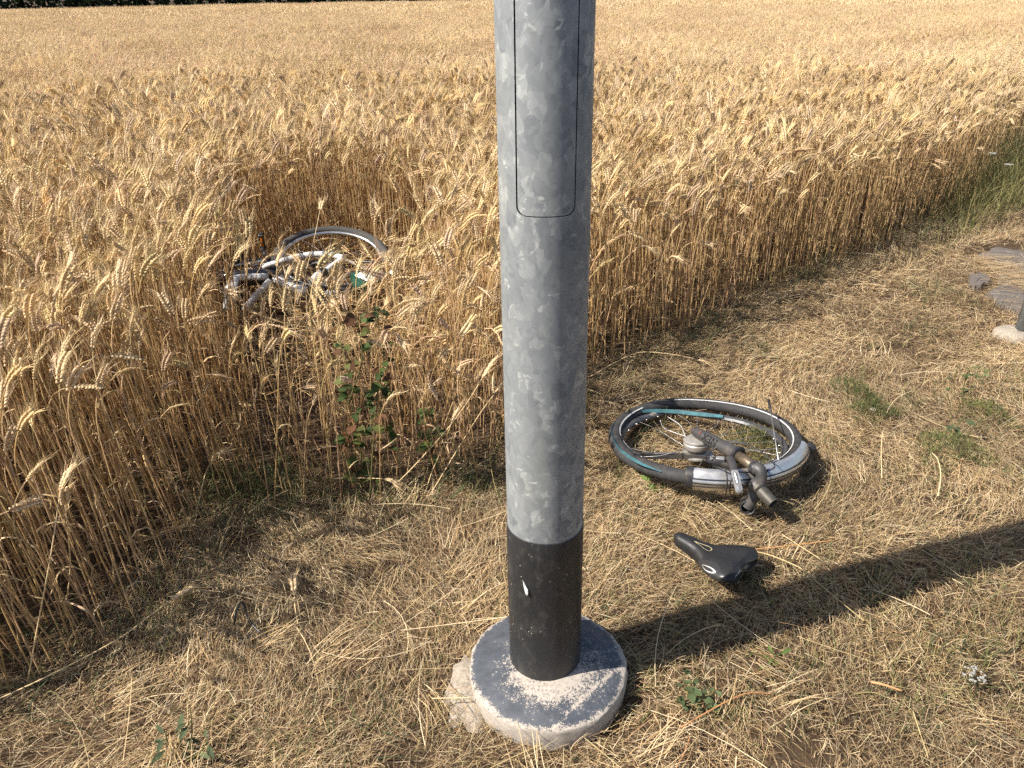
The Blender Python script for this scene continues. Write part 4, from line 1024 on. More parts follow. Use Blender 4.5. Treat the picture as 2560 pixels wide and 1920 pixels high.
# glossier side panels
for g in (-1, 1):
    s = Soup(); n1_, n2_ = 24, 9; V = []
    for a in range(n1_):
        q = a / (n1_ - 1); sv = .46 + .46 * q
        lo_ = 1.78; hi_ = 1.45 - .85 * math.sin(math.pi * min(1, q * 1.0)) ** .8
        for b in range(n2_): V.append(sad(sv, g * (hi_ + (lo_ - hi_) * b / (n2_ - 1)), .0012))
    s.add(V, None, [(a * n2_ + b, (a + 1) * n2_ + b, (a + 1) * n2_ + b + 1, a * n2_ + b + 1) for a in range(n1_ - 1) for b in range(n2_ - 1)])
    panel = part('side_panel', s, M_SAD2, saddle)
    if g < 0:
        def loop_mark(pts, wmul, off, mt, name, lab):
            s = Soup(); V = []; n = len(pts)
            for k in range(n):
                (a, p), (a2, p2), wd = pts[k][:2], pts[(k + 1) % n][:2], pts[k][2]
                q = sad(a, p, off); d = nrm(sad(a2, p2, off) - q); nn_ = nrm(np.cross(sad(a + .01, p, off) - q, sad(a, p + .05, off) - q)); w_ = np.cross(nn_, d) * wd * wmul
                V += [q - w_, q + w_]
            s.add(V, None, [(2 * k, 2 * k + 1, 2 * ((k + 1) % n) + 1, 2 * ((k + 1) % n)) for k in range(n)])
            part(name, s, mt, saddle, lab)
        eye = []
        for k in range(36):
            t = 2 * math.pi * k / 36; eye.append((.66 + .11 * math.cos(t), -1.22 + .17 * math.sin(t) * abs(math.sin(t)) ** .5 + .10 * math.cos(t), .0014 * (1.0 + .7 * math.cos(t))))
        loop_mark(eye, 1.0, .0026, M_STRIPE, 'emblem', 'silver eye shaped emblem on the near wing')
        drop_ = []
        for k in range(36):
            t = 2 * math.pi * k / 36; drop_.append((.40 + .115 * math.cos(t), -.05 + .16 * math.sin(t) * (1 + .75 * math.cos(t)) * .8 + .06 * math.cos(t), .0011))
        loop_mark(drop_, 1.0, .0012, simple('gold_thread', (.42, .36, .20), .5), 'top_emblem', 'thin drop shaped outline on top of the saddle')
s = Soup()
for g in (-1, 1):
    tube(s, smooth_path([sN + sx_ * .03 - su2 * .026, sN + sx_ * .08 + sd2 * .018 * g - su2 * .038, sN + sx_ * .17 + sd2 * .022 * g - su2 * .040, sN + sx_ * .23 + sd2 * .035 * g - su2 * .03], 5), .0035, 8)
part('rails', s, M_BLACK, saddle, 'black rails under the saddle')
tq = sad(.985, -.75, .0035); part('lettering', text_mesh('royal', .013, tq, -sd2 * -1.0 + su2 * .15, su2, 1.0, .0002), M_STRIPE, saddle)

# ------------------------------------------------------------------ piece of cable on the left
o_pts = [(585, 1563, .0), (587, 1552, .03), (590, 1532, .05), (597, 1512, .055), (604, 1506, .052), (611, 1512, .045), (616, 1530, .035), (622, 1548, .028), (635, 1566, .022), (655, 1583, .016), (680, 1596, .012), (704, 1603, .004)]
s = Soup(); tube(s, smooth_path([at(*p) for p in o_pts], 5), .0030, 8)
q = at(610, 1540); o = part('cable_piece', s, M_BLACK, None, loc=(q[0], q[1], 0)); tag(o, 'short bent piece of black cable standing out of the dry grass', 'cable')

# ------------------------------------------------------------------ white bicycle lying in the hollow of the wheat
def cb(cx, cy, z): return at(520 + cx / 4.096, 540 + cy / 4.096, z)
q = cb(1000, 650, .2)
white = thing('bicycle', 'white framed bicycle lying on its side in a hollow in the wheat', 'bicycle', (q[0], q[1], 0))
def wtube(name, pts, r_, mt, lab=None, sides=12, k=6, parent=None, squash=1.0):
    s = Soup(); P = smooth_path([cb(*p) for p in pts], k) if len(pts) > 2 else np.array([cb(*p) for p in pts])
    tube(s, P, r_, sides, squash=squash); return part(name, s, mt, parent or white, lab)
fr_ = wtube('top_tube', [(560, 520, .26), (850, 432, .30), (960, 408, .31), (1100, 390, .32), (1250, 396, .32), (1385, 428, .31)], .0150, M_WHITE, 'curved white frame tube')
wtube('seat_stay', [(1385, 425, .31), (1300, 490, .29), (1200, 562, .26), (1090, 645, .23)], .0130, M_WHITE, 'white frame tube folded back at the corner')
wtube('down_tube', [(690, 640, .26), (800, 700, .25), (930, 752, .24), (1010, 770, .23)], .020, M_WHITE)
wtube('rack_tube', [(225, 650, .27), (330, 628, .27), (480, 622, .27), (610, 622, .27)], .0165, M_WHITE)
wtube('fork_blade', [(640, 660, .27), (560, 745, .24), (480, 830, .20), (370, 965, .14)], .0165, M_WHITE, 'white fork blade slanting down into the wheat')
wtube('fork_blade', [(258, 640, .27), (235, 740, .24), (222, 840, .20), (215, 960, .14)], .030, M_WHITE, squash=.5)
wtube('head_tube', [(1090, 650, .24), (1130, 610, .25), (1165, 580, .255)], [.020, .021, .0215, .022, .022, .0225, .022, .0215, .021, .0205, .020, .019, .018], M_WHITE)
s = Soup(); lathe(s, [(0, -.012), (.020, -.012), (.021, 0), (.020, .012), (0, .012)], cb(1185, 572, .26), nrm(cb(1200, 562, .26) - cb(1165, 580, .255)), 16); part('clamp', s, M_BLACK, white, angle=40)
s = Soup(); c = cb(1210, 420, .30); boxm(s, c, (1, 0, 0), (0, 1, .3), (0, 0, 1), .012, .010, .018, bev=.004); part('rack_lug', s, M_WHITE, fr_, angle=40)
# chain guard plate
s = Soup(); P = [cb(860, 470, .25), cb(1000, 450, .26), cb(1150, 455, .26), cb(1225, 475, .255), cb(1180, 500, .22), cb(1050, 520, .21), cb(920, 525, .21), cb(850, 510, .22)]
n = len(P); dn = np.array([0, .006, -.006]); s.add(P + [p + dn for p in P] + [np.mean(P, 0), np.mean(P, 0) + dn], [(2 * n, q, (q + 1) % n) for q in range(n)] + [(2 * n + 1, n + (q + 1) % n, n + q) for q in range(n)], [(q, n + q, n + (q + 1) % n, (q + 1) % n) for q in range(n)])
part('chain_guard', s, M_GREYP, white, 'grey plastic chain guard', angle=35)
# rear wheel leaning at the back
c0 = cb(1265, 440, .24); wn_ = nrm([.10, -.26, .95]); wu_ = nrm(np.cross([0, 1, 0], wn_)); wv_ = np.cross(wn_, wu_); RW = .29
M_RUBBER2 = simple('dusty_rubber', (.06, .058, .056), .8, 0, .3, 60, .3, grime=(.11, .095, .08))
def wheel(center, u, v, nn, R_, tr_, parent, lab, spokes=18):
    t = np.linspace(0, 2 * np.pi, 72, endpoint=False); P = center + R_ * (np.cos(t)[:, None] * u + np.sin(t)[:, None] * v)
    s = Soup(); tube(s, P, tr_, 10, closed=True, up=nn); ty = part('tyre', s, M_RUBBER2, parent, lab)
    s = Soup(); tube(s, center + (R_ - tr_ * 1.25) * (np.cos(t)[:, None] * u + np.sin(t)[:, None] * v), tr_ * .42, 8, closed=True, up=nn); part('rim', s, M_ALU, ty)
    for k in range(spokes):
        a = 2 * np.pi * k / spokes; e = u * math.cos(a) + v * math.sin(a); b2 = u * math.cos(a + .5) + v * math.sin(a + .5)
        s = Soup(); tube(s, [center + b2 * .025 + nn * .02 * (1 if k % 2 else -1), center + e * (R_ - tr_ * 1.4)], .0011, 4, caps=False); part('spoke', s, M_STEEL, ty)
    s = Soup(); lathe(s, [(0, -.04), (.022, -.04), (.024, -.034), (.014, -.028), (.014, .028), (.024, .034), (.022, .04), (0, .04)], center, nn, 18); part('hub', s, M_ALU, ty, angle=40)
    return ty
wheel(c0, wu_, wv_, wn_, RW, .023, white, 'grey tyre of the wheel leaning at the back of the bicycle')
# front wheel with dark mudguard on the left, half sunk
c1 = cb(500, 560, .16); n1_ = nrm([-.05, .10, 1.0]); u1 = nrm(np.cross([0, 1, 0], n1_)); v1_ = np.cross(n1_, u1)
wheel(c1, u1, v1_, n1_, .27, .020, white, 'front tyre half hidden by wheat on the left')
s = Soup(); nS_ = 44; V = []; sec2 = np.linspace(-1.3, 1.3, 9)
for k in range(nS_):
    t = RAD(120) + RAD(200) * k / (nS_ - 1); e = u1 * math.cos(t) + v1_ * math.sin(t); c = c1 + e * .27 + n1_ * .03
    for a in sec2: V.append(c + e * .036 * math.cos(a) + n1_ * .036 * math.sin(a))
s.add(V, None, [(k * 9 + q, k * 9 + q + 1, (k + 1) * 9 + q + 1, (k + 1) * 9 + q) for k in range(nS_ - 1) for q in range(8)])
part('mudguard', s, simple('smoked_mudguard', (.045, .045, .048), .12, 0, .2, 30, .7), white, 'glossy dark mudguard over the front wheel')
# pedal standing up with its amber reflector
c = cb(556, 255, .30); px_, py_, pz_ = np.array([1.0, .05, 0]), np.array([0, .98, .2]), np.array([0, -.2, .98])
s = Soup(); boxm(s, c, px_, py_, pz_, .011, .008, .045, bev=.003); boxm(s, c + pz_ * .040, px_, py_, pz_, .0125, .010, .008, bev=.003); boxm(s, c - pz_ * .040, px_, py_, pz_, .0125, .010, .008, bev=.003)
ped = part('pedal', s, M_BLACK, white, 'black pedal standing upright with an amber reflector', angle=35)
s = Soup(); boxm(s, c - py_ * .0085 - pz_ * .004, px_, py_, pz_, .005, .002, .026, bev=.001); part('reflector', s, M_AMBER, ped, angle=35)
s = Soup(); boxm(s, c - py_ * .009 + pz_ * .036, px_, py_, pz_, .0115, .0025, .005, bev=.001); part('pedal_edge', s, M_ALU, ped, angle=35)
wtube('crank_arm', [(556, 330, .27), (600, 420, .24), (680, 500, .2)], .011, M_BLACK)
# handlebar, grips, cables on the right
wtube('handlebar', [(1480, 470, .24), (1640, 472, .25), (1800, 475, .25)], .0075, M_BLACK, 'black bar sticking out to the right')
wtube('handlebar', [(1400, 610, .24), (1480, 585, .25), (1700, 572, .25), (1850, 600, .25)], .0085, M_BLACK)
wtube('grip', [(1735, 650, .22), (1790, 640, .23), (1845, 632, .235)], .017, M_GREYP, 'grey handlebar grip')
wtube('grip_end', [(1880, 575, .25), (1905, 590, .25)], .012, M_WHITE, 'white end cap of the handlebar')
wtube('cable', [(1650, 510, .31), (1652, 560, .29), (1625, 620, .26), (1585, 655, .24)], .0035, M_BLACK)
wtube('cable', [(1440, 455, .26), (1560, 510, .27), (1680, 545, .27), (1800, 560, .26)], .0030, M_GREYP)
wtube('cable', [(1450, 470, .26), (1560, 530, .26), (1700, 575, .25), (1790, 560, .25)], .0030, M_GREYP)
wtube('cable', [(1120, 690, .22), (1240, 720, .24), (1330, 700, .23), (1400, 640, .22)], .0028, M_ALU)
wtube('chain_stay', [(1020, 660, .22), (1150, 700, .23), (1290, 690, .23)], .010, M_GREYP)
s = Soup(); c = cb(1170, 835, .17); lathe(s, [(0, -.02), (.055, -.02), (.06, -.014), (.06, .014), (.055, .02), (0, .02)], c, nrm([.1, -.5, .85]), 28); part('hub_motor_cover', s, M_BLACK, white, 'round black cover low in the frame', angle=40)
s = Soup(); boxm(s, cb(1255, 790, .2), (1, 0, .2), (0, 1, .2), (0, 0, 1), .028, .018, .012, bev=.006); part('bracket', s, M_WHITE, white, angle=35)
s = Soup(); boxm(s, cb(1265, 668, .24), (1, 0, .1), (0, 1, .2), (0, 0, 1), .03, .02, .012, bev=.006); part('bracket', s, M_WHITE, white, angle=35)

# ------------------------------------------------------------------ green bag with a pale lining beside the bicycle
q = cb(1560, 660, 0.1); bag = thing('bag', 'crumpled dark green bag with pale lining hanging by the bicycle handlebar', 'bag', (q[0], q[1], 0))
M_BAGG = simple('green_cloth', (.012, .07, .045), .6, 0, .3, 40, .3, bmp=.3); M_BAGW = simple('pale_lining', (.62, .63, .56), .6, 0, .12, 40, .3, bmp=.3)
def cloth(name, P, mt, lab):
    """crumpled double sheet through a grid of survey points"""
    g = np.array([[cb(*p) for p in row] for row in P]); g = np.array([smooth_path(row, 5) for row in g]); g = np.array([smooth_path(g[:, c_], 5) for c_ in range(g.shape[1])]).transpose(1, 0, 2)
    rr = np.random.default_rng(2); g = g + rr.normal(0, .0016, g.shape); a, b = g.shape[:2]; s = Soup()
    back = g + np.array([0, .012, -.004]); V = np.concatenate([g.reshape(-1, 3), back.reshape(-1, 3)]); n = a * b; F = []
    for i_ in range(a - 1):
        for j_ in range(b - 1):
            f = (i_ * b + j_, i_ * b + j_ + 1, (i_ + 1) * b + j_ + 1, (i_ + 1) * b + j_); F += [f, tuple(n + q for q in f[::-1])]
    for j_ in range(b - 1): F += [(j_ + 1, j_, n + j_, n + j_ + 1), ((a - 1) * b + j_, (a - 1) * b + j_ + 1, n + (a - 1) * b + j_ + 1, n + (a - 1) * b + j_)]
    for i_ in range(a - 1): F += [(i_ * b, (i_ + 1) * b, n + (i_ + 1) * b, n + i_ * b), ((i_ + 1) * b + b - 1, i_ * b + b - 1, n + i_ * b + b - 1, n + (i_ + 1) * b + b - 1)]
    s.add(V, None, F); part(name, s, mt, bag, lab)
cloth('lining', [[(1500, 608, .25), (1570, 575, .27), (1640, 578, .27), (1690, 600, .26)], [(1540, 630, .25), (1600, 612, .255), (1670, 620, .25), (1725, 640, .24)], [(1580, 650, .25), (1640, 668, .255), (1700, 680, .25), (1738, 668, .24)]], M_BAGW, 'pale cream lining of the bag')
cloth('outer', [[(1455, 605, .24), (1490, 585, .26), (1520, 570, .26), (1570, 568, .26)], [(1462, 650, .22), (1520, 645, .235), (1580, 660, .235), (1640, 678, .235)], [(1470, 720, .18), (1530, 740, .19), (1610, 750, .19), (1680, 740, .19)], [(1480, 790, .13), (1540, 800, .13), (1610, 800, .13), (1670, 790, .13)]], M_BAGG, 'dark green outside of the bag')

# ------------------------------------------------------------------ single wheat stalks that stand out
def lone_stalk(pts, label, ear=.085, seed=0, r_=.0018, droop=0.0, awned=True, cat='wheat stalk'):
    """stem through survey points, ear continuing past the last one"""
    rr = np.random.default_rng(seed); P = smooth_path([at(*p) for p in pts], 6)
    root = thing('wheat_stalk', label, cat, (P[0][0], P[0][1], max(0, P[0][2] - .02)), 'single wheat stalks in front of the field')
    s = Soup(); tube(s, P, np.linspace(r_, r_ * .7, len(P)), 6, np.array([.74, .56, .31])); part('stem', s, M_STALK, root)
    if not ear: return
    s0 = stalk(.02, droop, ear, 0, rr, 2, awned)
    # drop the little stem and leaves: rebuild an ear on its own axis
    e = Soup(); d = nrm(P[-1] - P[-3]); z = d; x_ = nrm(np.cross([0, 0, 1.0], z) if abs(z[2]) < .95 else np.array([1.0, 0, 0])); y_ = np.cross(z, x_)
    down = nrm(np.array([0, 0, -1.0]) - d * -d[2]) if abs(d[2]) < .98 else x_
    R = np.stack([down, np.cross(z, down), z], 1)
    e.join(ear_only(ear, droop, rr, awned), R, P[-1]); part('ear', e, M_STALK, root, smooth=False)
def ear_only(ear_len, droop, r, awned=True):
    s = Soup(); p = np.zeros(3); m_ = 11
    for k in range(m_):
        t = k / m_; an = droop * t; dd = np.array([math.sin(an), 0, math.cos(an)]); sd = nrm(np.array([.3, 1.0, 0])); sd = nrm(sd - dd * (sd @ dd)); up = np.cross(sd, dd)
        wm = math.sin(math.pi * (.2 + .7 * t)) ** .6
        for g in (-1, 1):
            b = p + dd * (ear_len / m_) * (.5 if g > 0 else 0); sl_ = .0175 * wm; ww = .0056 * wm + .0008; th_ = .0045 * wm + .0006
            out = nrm(dd * .93 + sd * g * .40 + up * r.normal(0, .10)); c = b + sd * g * .003 + out * sl_ * .45; tip = b + sd * g * .0022 + out * sl_
            s1 = nrm(np.cross(up, out)); u1 = np.cross(out, s1); col = np.array([.74, .55, .33]) * r.uniform(.85, 1.15)
            s.add([b, tip, c + s1 * ww, c - s1 * ww, c + u1 * th_, c - u1 * th_], [(0, 2, 4), (0, 4, 3), (0, 3, 5), (0, 5, 2), (1, 4, 2), (1, 3, 4), (1, 5, 3), (1, 2, 5)], None, np.array([col * .82, col * 1.08, col, col, col, col]))
            if awned:
                for _ in range(2):
                    ad = nrm(dd + sd * g * r.uniform(.12, .5) + up * r.normal(0, .22)); al = r.uniform(.03, .06); wv = nrm(np.cross(ad, r.normal(size=3))) * .0006
                    s.add([tip - wv, tip + wv, tip + ad * al], [(0, 1, 2)], None, np.array([.72, .54, .30]))
        p = p + dd * ear_len / m_
    return s
LS = [
 ([(950, 1250, .01), (1038, 1162, .12), (1122, 1068, .26), (1170, 1003, .36), (1205, 946, .43)], 'long wheat stalk leaning right with its ear against the lamp post, upper of the two', .085, .2),
 ([(1072, 1243, .01), (1140, 1130, .16), (1200, 1034, .29), (1236, 985, .36)], 'lower of two long wheat stalks leaning right towards the lamp post', .08, .2),
 ([(1062, 1236, .01), (1080, 1180, .08), (1110, 1110, .18), (1128, 1060, .25)], 'short greenish wheat stalk leaning right between two longer stalks left of the post', .055, .3),
 ([(1160, 1330, .01), (838, 1198, .05), (835, 1196, .06), (905, 1195, .07), (960, 1197, .08)][1:], 'broken wheat stalk bent flat at the foot of the wheat left of the post', .06, 1.4),
 ([(748, 765, .35), (765, 680, .44), (785, 600, .55), (800, 525, .65)], 'single pale wheat stalk rising in front of the white bicycle', .05, .2),
 ([(-20, 1755, .03), (120, 1690, .05), (291, 1600, .06), (380, 1535, .06), (428, 1500, .06)], 'long wheat stalk lying across the shaded ground at lower left', .075, .3),
 ([(1478, 940, .02), (1540, 905, .04), (1598, 881, .06), (1682, 886, .05), (1745, 899, .03)], 'bent wheat stalk lying on the verge right of the lamp post', .06, .5),
 ([(1545, 800, .10), (1572, 774, .17), (1625, 702, .36), (1670, 650, .48)], 'wheat stalk with hooked ear leaning out of the edge right of the lamp post', .085, 1.5),
 ([(1478, 840, .10), (1500, 790, .2), (1530, 749, .29)], 'wheat ear just right of the lamp post pointing up to the right', .075, .5),
 ([(1480, 760, .25), (1530, 690, .38), (1570, 640, .48), (1592, 622, .52)], 'wheat stalk with an arched ear close to the right side of the lamp post', .09, 1.4),
 ([(745, 1560, .02), (738, 1520, .03), (735, 1478, .035)], 'single fallen wheat ear pointing away on the dry grass left of the post', .07, .1),
 ([(160, 1545, .02), (175, 1430, .2), (170, 1330, .36), (163, 1262, .46)], 'upright wheat stalk with raised ear at the front left corner of the wheat', .07, .2),
 ([(70, 1700, .02), (95, 1560, .18), (125, 1400, .36), (150, 1235, .5)], 'wheat stalk with its ear slanting right at the far left foreground', .075, .9),
 ([(485, 1300, .02), (500, 1240, .1), (515, 1180, .18), (535, 1145, .24)], 'small dark wheat stalk with nodding ear in the shaded gap of the wheat edge', .05, .6),
]
rc = np.random.default_rng(40)
for tx, ty, hz, lx, wh in ((700, 622, .50, 8, 'topmost'), (652, 664, .46, -10, 'leftmost'), (752, 668, .45, 12, 'rightmost'), (714, 708, .42, -4, 'lowest'), (692, 668, .48, 3, 'middle')):
    LS.append(([(755 + lx, 845, .20), (735 + (tx - 700) * .6, 775, hz - .18), (tx + lx, ty + 42, hz - .07), (tx, ty, hz)], wh + ' ear of the bright wheat clump in front of the white bicycle', .075, float(rc.uniform(.2, 1.2))))
for k, (p, lab, el_, dr_) in enumerate(LS): lone_stalk(p, lab, el_, 100 + k, droop=dr_)
def straw(pts, label, r_, col, name='straw_stem', cat='straw'):
    P = smooth_path([at(*p) for p in pts], 6); s = Soup(); tube(s, P, np.linspace(r_, r_ * .75, len(P)), 6, np.array(col))
    o = part(name, s, M_STALK, None, loc=(P[0][0], P[0][1], 0)); tag(o, label, cat)
straw([(1822, 1377, .055), (1930, 1369, .045), (2099, 1349, .03)], 'orange dry stem lying straight beyond the saddle', .0017, (.70, .36, .13))
straw([(1812, 1375, .06), (1900, 1381, .04), (1985, 1412, .03), (2040, 1445, .02)], 'pale straw curving round behind the tail of the saddle', .0017, (.76, .58, .30))
straw([(1702, 1818, .02), (1760, 1785, .03), (1815, 1755, .035), (1870, 1733, .035), (1935, 1735, .02)], 'orange brown dry stem curving over the grass at lower right', .0021, (.50, .25, .11), 'dry_stem', 'stem')
straw([(1690, 1920, .02), (1712, 1880, .03), (1728, 1835, .03)], 'short brown dry stem at the bottom edge right of the base', .0021, (.42, .22, .11), 'dry_stem', 'stem')
straw([(2178, 1705, .03), (2210, 1712, .035), (2255, 1727, .03)], 'thick short tan stem lying alone at lower right', .0032, (.58, .32, .15), 'dry_stem', 'stem')
straw([(1080, 1746, .03), (1130, 1745, .033), (1180, 1744, .036)], 'short straight straw lying across the mortar spill', .0016, (.70, .54, .32))
straw([(2205, 1195, .03), (2203, 1140, .05), (2206, 1085, .05), (2212, 1070, .04)], 'upright pale straw on the verge right of the wheel', .0016, (.76, .60, .34))
straw([(2345, 1240, .02), (2352, 1190, .04), (2345, 1150, .05), (2330, 1132, .05)], 'cream straw arching over the right hand green clump', .0019, (.78, .62, .36))

# ------------------------------------------------------------------ weeds
def at_y(x, y, Y_):
    d = FWD + RGT * (x - 1280) / FPX - UPV * (y - 960) / FPX
    return CAM + d * (Y_ / d[1])
def weed_root(name, label, px, py, cat='weed', group=None):
    c = at(px, py); return thing(name, label, cat, (c[0], c[1], 0), group), c
def leafy(root, c, stems, leaf_len, dens, cols, shape='heart', seed=0, wr=.8, upright=None):
    """stems given as lists of survey points; leaves set along them"""
    rr = np.random.default_rng(seed); st = Soup()
    paths = [smooth_path([(at_y(p[0], p[1], upright + .06 * math.sin(p[0] * .1)) if upright else at(*p)) for p in sp_], 6) for sp_ in stems]
    for P in paths: tube(st, P, np.linspace(.0024, .0012, len(P)), 5, np.array([.16, .15, .06]))
    part('stem', st, M_GREEN, root)
    for P in paths:
        ln = np.linalg.norm(np.diff(P, axis=0), axis=1).sum()
        for _ in range(max(3, int(ln * dens))):
            t = rr.uniform(.12, 1); q = P[int(t * (len(P) - 1))]; a = rr.uniform(0, 2 * np.pi); e = rr.uniform(-.3, .7)
            d = np.array([math.cos(a) * math.cos(e), math.sin(a) * math.cos(e) - .25, math.sin(e)]); L_ = leaf_len * rr.uniform(.55, 1.2)
            s = Soup(); q0 = q + d * leaf_len * .35
            col = np.array(cols[rr.integers(len(cols))]) * rr.uniform(.8, 1.25)
            ribbons(s, q[None], a, e, 0, np.array([leaf_len * .4]), .0012, col[None], K=1, taper=0)
            leaf_blade(s, q0, d, np.array([rr.normal(0, .3), -.45 + rr.normal(0, .3), 1.0]), L_, L_ * wr, col, rr.uniform(.05, .4), shape, 5, rr.uniform(0, .5))
            part('leaf', s, M_GREEN, root)
DG = [(.05, .075, .022), (.07, .10, .028), (.04, .06, .02), (.11, .13, .035)]
root, c = weed_root('leafy_weed', 'tall dark green weed with heart shaped leaves climbing in the wheat', 905, 1245)
leafy(root, c, [[(905, 1245, 0), (900, 1100, .12), (880, 1000, .26), (868, 920, .36), (850, 850, .45)], [(925, 1245, 0), (935, 1080, .14), (945, 980, .28), (960, 900, .38), (945, 800, .5), (950, 775, .54)],
                [(940, 1250, 0), (965, 1100, .12), (950, 1020, .22), (965, 950, .31)], [(870, 1010, .25), (905, 900, .38), (895, 810, .50), (900, 780, .54)], [(905, 1245, 0), (880, 1130, .08), (860, 1060, .17)]], .034, 46, DG + [(.12, .06, .03), (.13, .14, .045)], 'heart', 5, .85, upright=2.10)
root, c = weed_root('leafy_weed', 'small dark green leaves in the wheat just left of the lamp post', 1075, 1120)
leafy(root, c, [[(1075, 1140, .05), (1070, 1080, .13), (1068, 1010, .24)], [(1078, 1130, .05), (1085, 1060, .16), (1075, 1025, .22)]], .036, 40, DG, 'heart', 6, .8, upright=2.22)
root, c = weed_root('clover_weed', 'grey green clover like weed growing by the lower edge of the post shadow', 1735, 1760)
leafy(root, c, [[(1735, 1775, 0), (1722, 1735, .03), (1708, 1700, .06), (1712, 1680, .075)], [(1738, 1775, 0), (1750, 1745, .03), (1778, 1735, .05), (1785, 1725, .06)], [(1735, 1775, 0), (1730, 1740, .03), (1725, 1700, .06)], [(1740, 1778, 0), (1765, 1760, .02), (1785, 1750, .03)], [(1730, 1778, 0), (1705, 1760, .02), (1692, 1735, .04)]], .021, 95, [(.085, .115, .05), (.10, .135, .06), (.065, .09, .04)], 'oval', 7, .7)
root, c = weed_root('leafy_weed', 'small broad leaved green weed in the grass below the post shadow', 1925, 1650)
leafy(root, c, [[(1925, 1660, 0), (1912, 1645, .02), (1900, 1640, .025)], [(1925, 1660, 0), (1935, 1640, .025), (1950, 1640, .025)], [(1925, 1660, 0), (1925, 1670, .02)]], .028, 90, [(.09, .14, .035), (.12, .16, .045)], 'lance', 8, .35)
root, c = weed_root('leafy_weed', 'bluish green weed with narrow leaves at the bottom left', 460, 1880)
leafy(root, c, [[(460, 1900, 0), (450, 1850, .04), (455, 1820, .07)], [(470, 1900, 0), (480, 1830, .05), (475, 1770, .09)], [(450, 1900, 0), (420, 1860, .03), (415, 1830, .06)], [(465, 1905, 0), (500, 1880, .03), (520, 1850, .05)], [(440, 1910, 0), (440, 1880, .03)]], .03, 70, [(.075, .10, .05), (.095, .12, .06), (.06, .08, .04)], 'lance', 9, .35)
root, c = weed_root('leafy_weed', 'bright green three pointed weed under the front of the tyre', 1640, 1215)
leafy(root, c, [[(1640, 1225, 0), (1630, 1210, .025), (1620, 1205, .03)], [(1640, 1225, 0), (1655, 1215, .02)], [(1640, 1225, 0), (1645, 1205, .03)]], .03, 70, [(.15, .20, .05), (.12, .17, .045)], 'lance', 10, .5)
root, c = weed_root('leafy_weed', 'pointed leaved green weed standing tall at the right of the verge', 2400, 990)
leafy(root, c, [[(2390, 1000, 0), (2385, 960, .06), (2392, 925, .12), (2400, 915, .14)], [(2405, 1000, 0), (2412, 950, .08), (2425, 915, .14)], [(2420, 1000, 0), (2440, 950, .07), (2445, 920, .12)]], .045, 46, [(.085, .12, .05), (.11, .15, .06)], 'lance', 11, .3)
root, c = weed_root('leafy_weed', 'spindly weed with a few round leaves between the right hand green clumps', 2375, 1085)
leafy(root, c, [[(2372, 1095, 0), (2380, 1065, .05), (2375, 1010, .13), (2368, 985, .17)], [(2378, 1065, .05), (2400, 1055, .07), (2412, 1040, .09)], [(2378, 1070, .04), (2355, 1062, .06)], [(2380, 1090, 0), (2425, 1085, .03)]], .03, 26, [(.07, .10, .055), (.09, .12, .06)], 'oval', 12, .55)
def feathery(label, px, py, rx, ry, h, n, seed, cols, flowers=()):
    """low mat of finely cut leaves"""
    rr = np.random.default_rng(seed); root, c = weed_root('feathery_weed', label, px, py, 'weed', 'feathery green clumps in the verge')
    s = Soup()
    a = rr.uniform(0, 2 * np.pi, n); rad_ = rr.uniform(0, 1, n) ** .62 * (1 + .3 * np.sin(3 * a + seed) + .15 * np.sin(5 * a))
    x = c[0] + rx * rad_ * np.cos(a); y = c[1] + ry * rad_ * np.sin(a); z = 1.5 * h * np.maximum(0, 1 - rad_ ** 1.3) * rr.uniform(.3, 1, n) + .012
    ribbons(s, np.stack([x, y, z], 1), rr.uniform(-np.pi, np.pi, n), rr.uniform(.1, 1.5, n), rr.normal(-.3, .4, n), rr.uniform(.010, .03, n), rr.uniform(.0012, .0028, n), np.array(cols)[rr.integers(0, len(cols), n)] * rr.uniform(.7, 1.3, (n, 1)), K=2, taper=.6, roll=rr.normal(0, .8, n))
    part('foliage', s, M_GREEN, root, smooth=False)
    s = Soup(); n2 = max(6, n // 90); a = rr.uniform(0, 2 * np.pi, n2); e = rr.uniform(.3, 1.4, n2)
    ribbons(s, np.column_stack([np.full(n2, c[0]) + rr.normal(0, rx * .4, n2), np.full(n2, c[1]) + rr.normal(0, ry * .4, n2), np.zeros(n2)]), a, e, -.3, rr.uniform(.6, 1.1, n2) * max(h, .04), .0016, np.tile([[.13, .15, .05]], (n2, 1)), K=2, taper=.3); part('stems', s, M_GREEN, root, smooth=False)
    for fx, fy in flowers:
        q = at(fx, fy, h * .8); s = Soup(); ft = rr.uniform(0, 2 * np.pi, 14); fr2 = np.sqrt(rr.uniform(0, 1, 14)) * .011
        for t, f in zip(ft, fr2): lathe(s, [(0, .0035), (.0025, .002), (.0028, 0), (0, -.001)], q + np.array([f * math.cos(t), f * math.sin(t), -.2 * f]), (0, 0, 1), 6, (.72, .72, .66))
        part('flower', s, M_GREEN, root)
FG = [(.085, .115, .04), (.115, .14, .05), (.065, .085, .035), (.20, .19, .085), (.28, .23, .11)]
feathery('feathery green clump growing up inside the wheel hoop', 1885, 1120, .10, .13, .05, 1300, 31, FG)
feathery('long feathery green clump nearest the tyre on the right verge', 2140, 1000, .065, .17, .05, 900, 32, FG)
feathery('feathery green clump with a tiny white flower right of the wheel', 2180, 1040, .10, .07, .05, 900, 33, FG, [(2182, 1022)])
feathery('large yellowish feathery clump below the spindly weed at right', 2370, 1140, .125, .12, .055, 1300, 34, FG + [(.2, .21, .06)])
feathery('yellow green feathery clump highest up at the right edge', 2455, 1045, .10, .10, .045, 700, 35, FG + [(.2, .21, .06)])
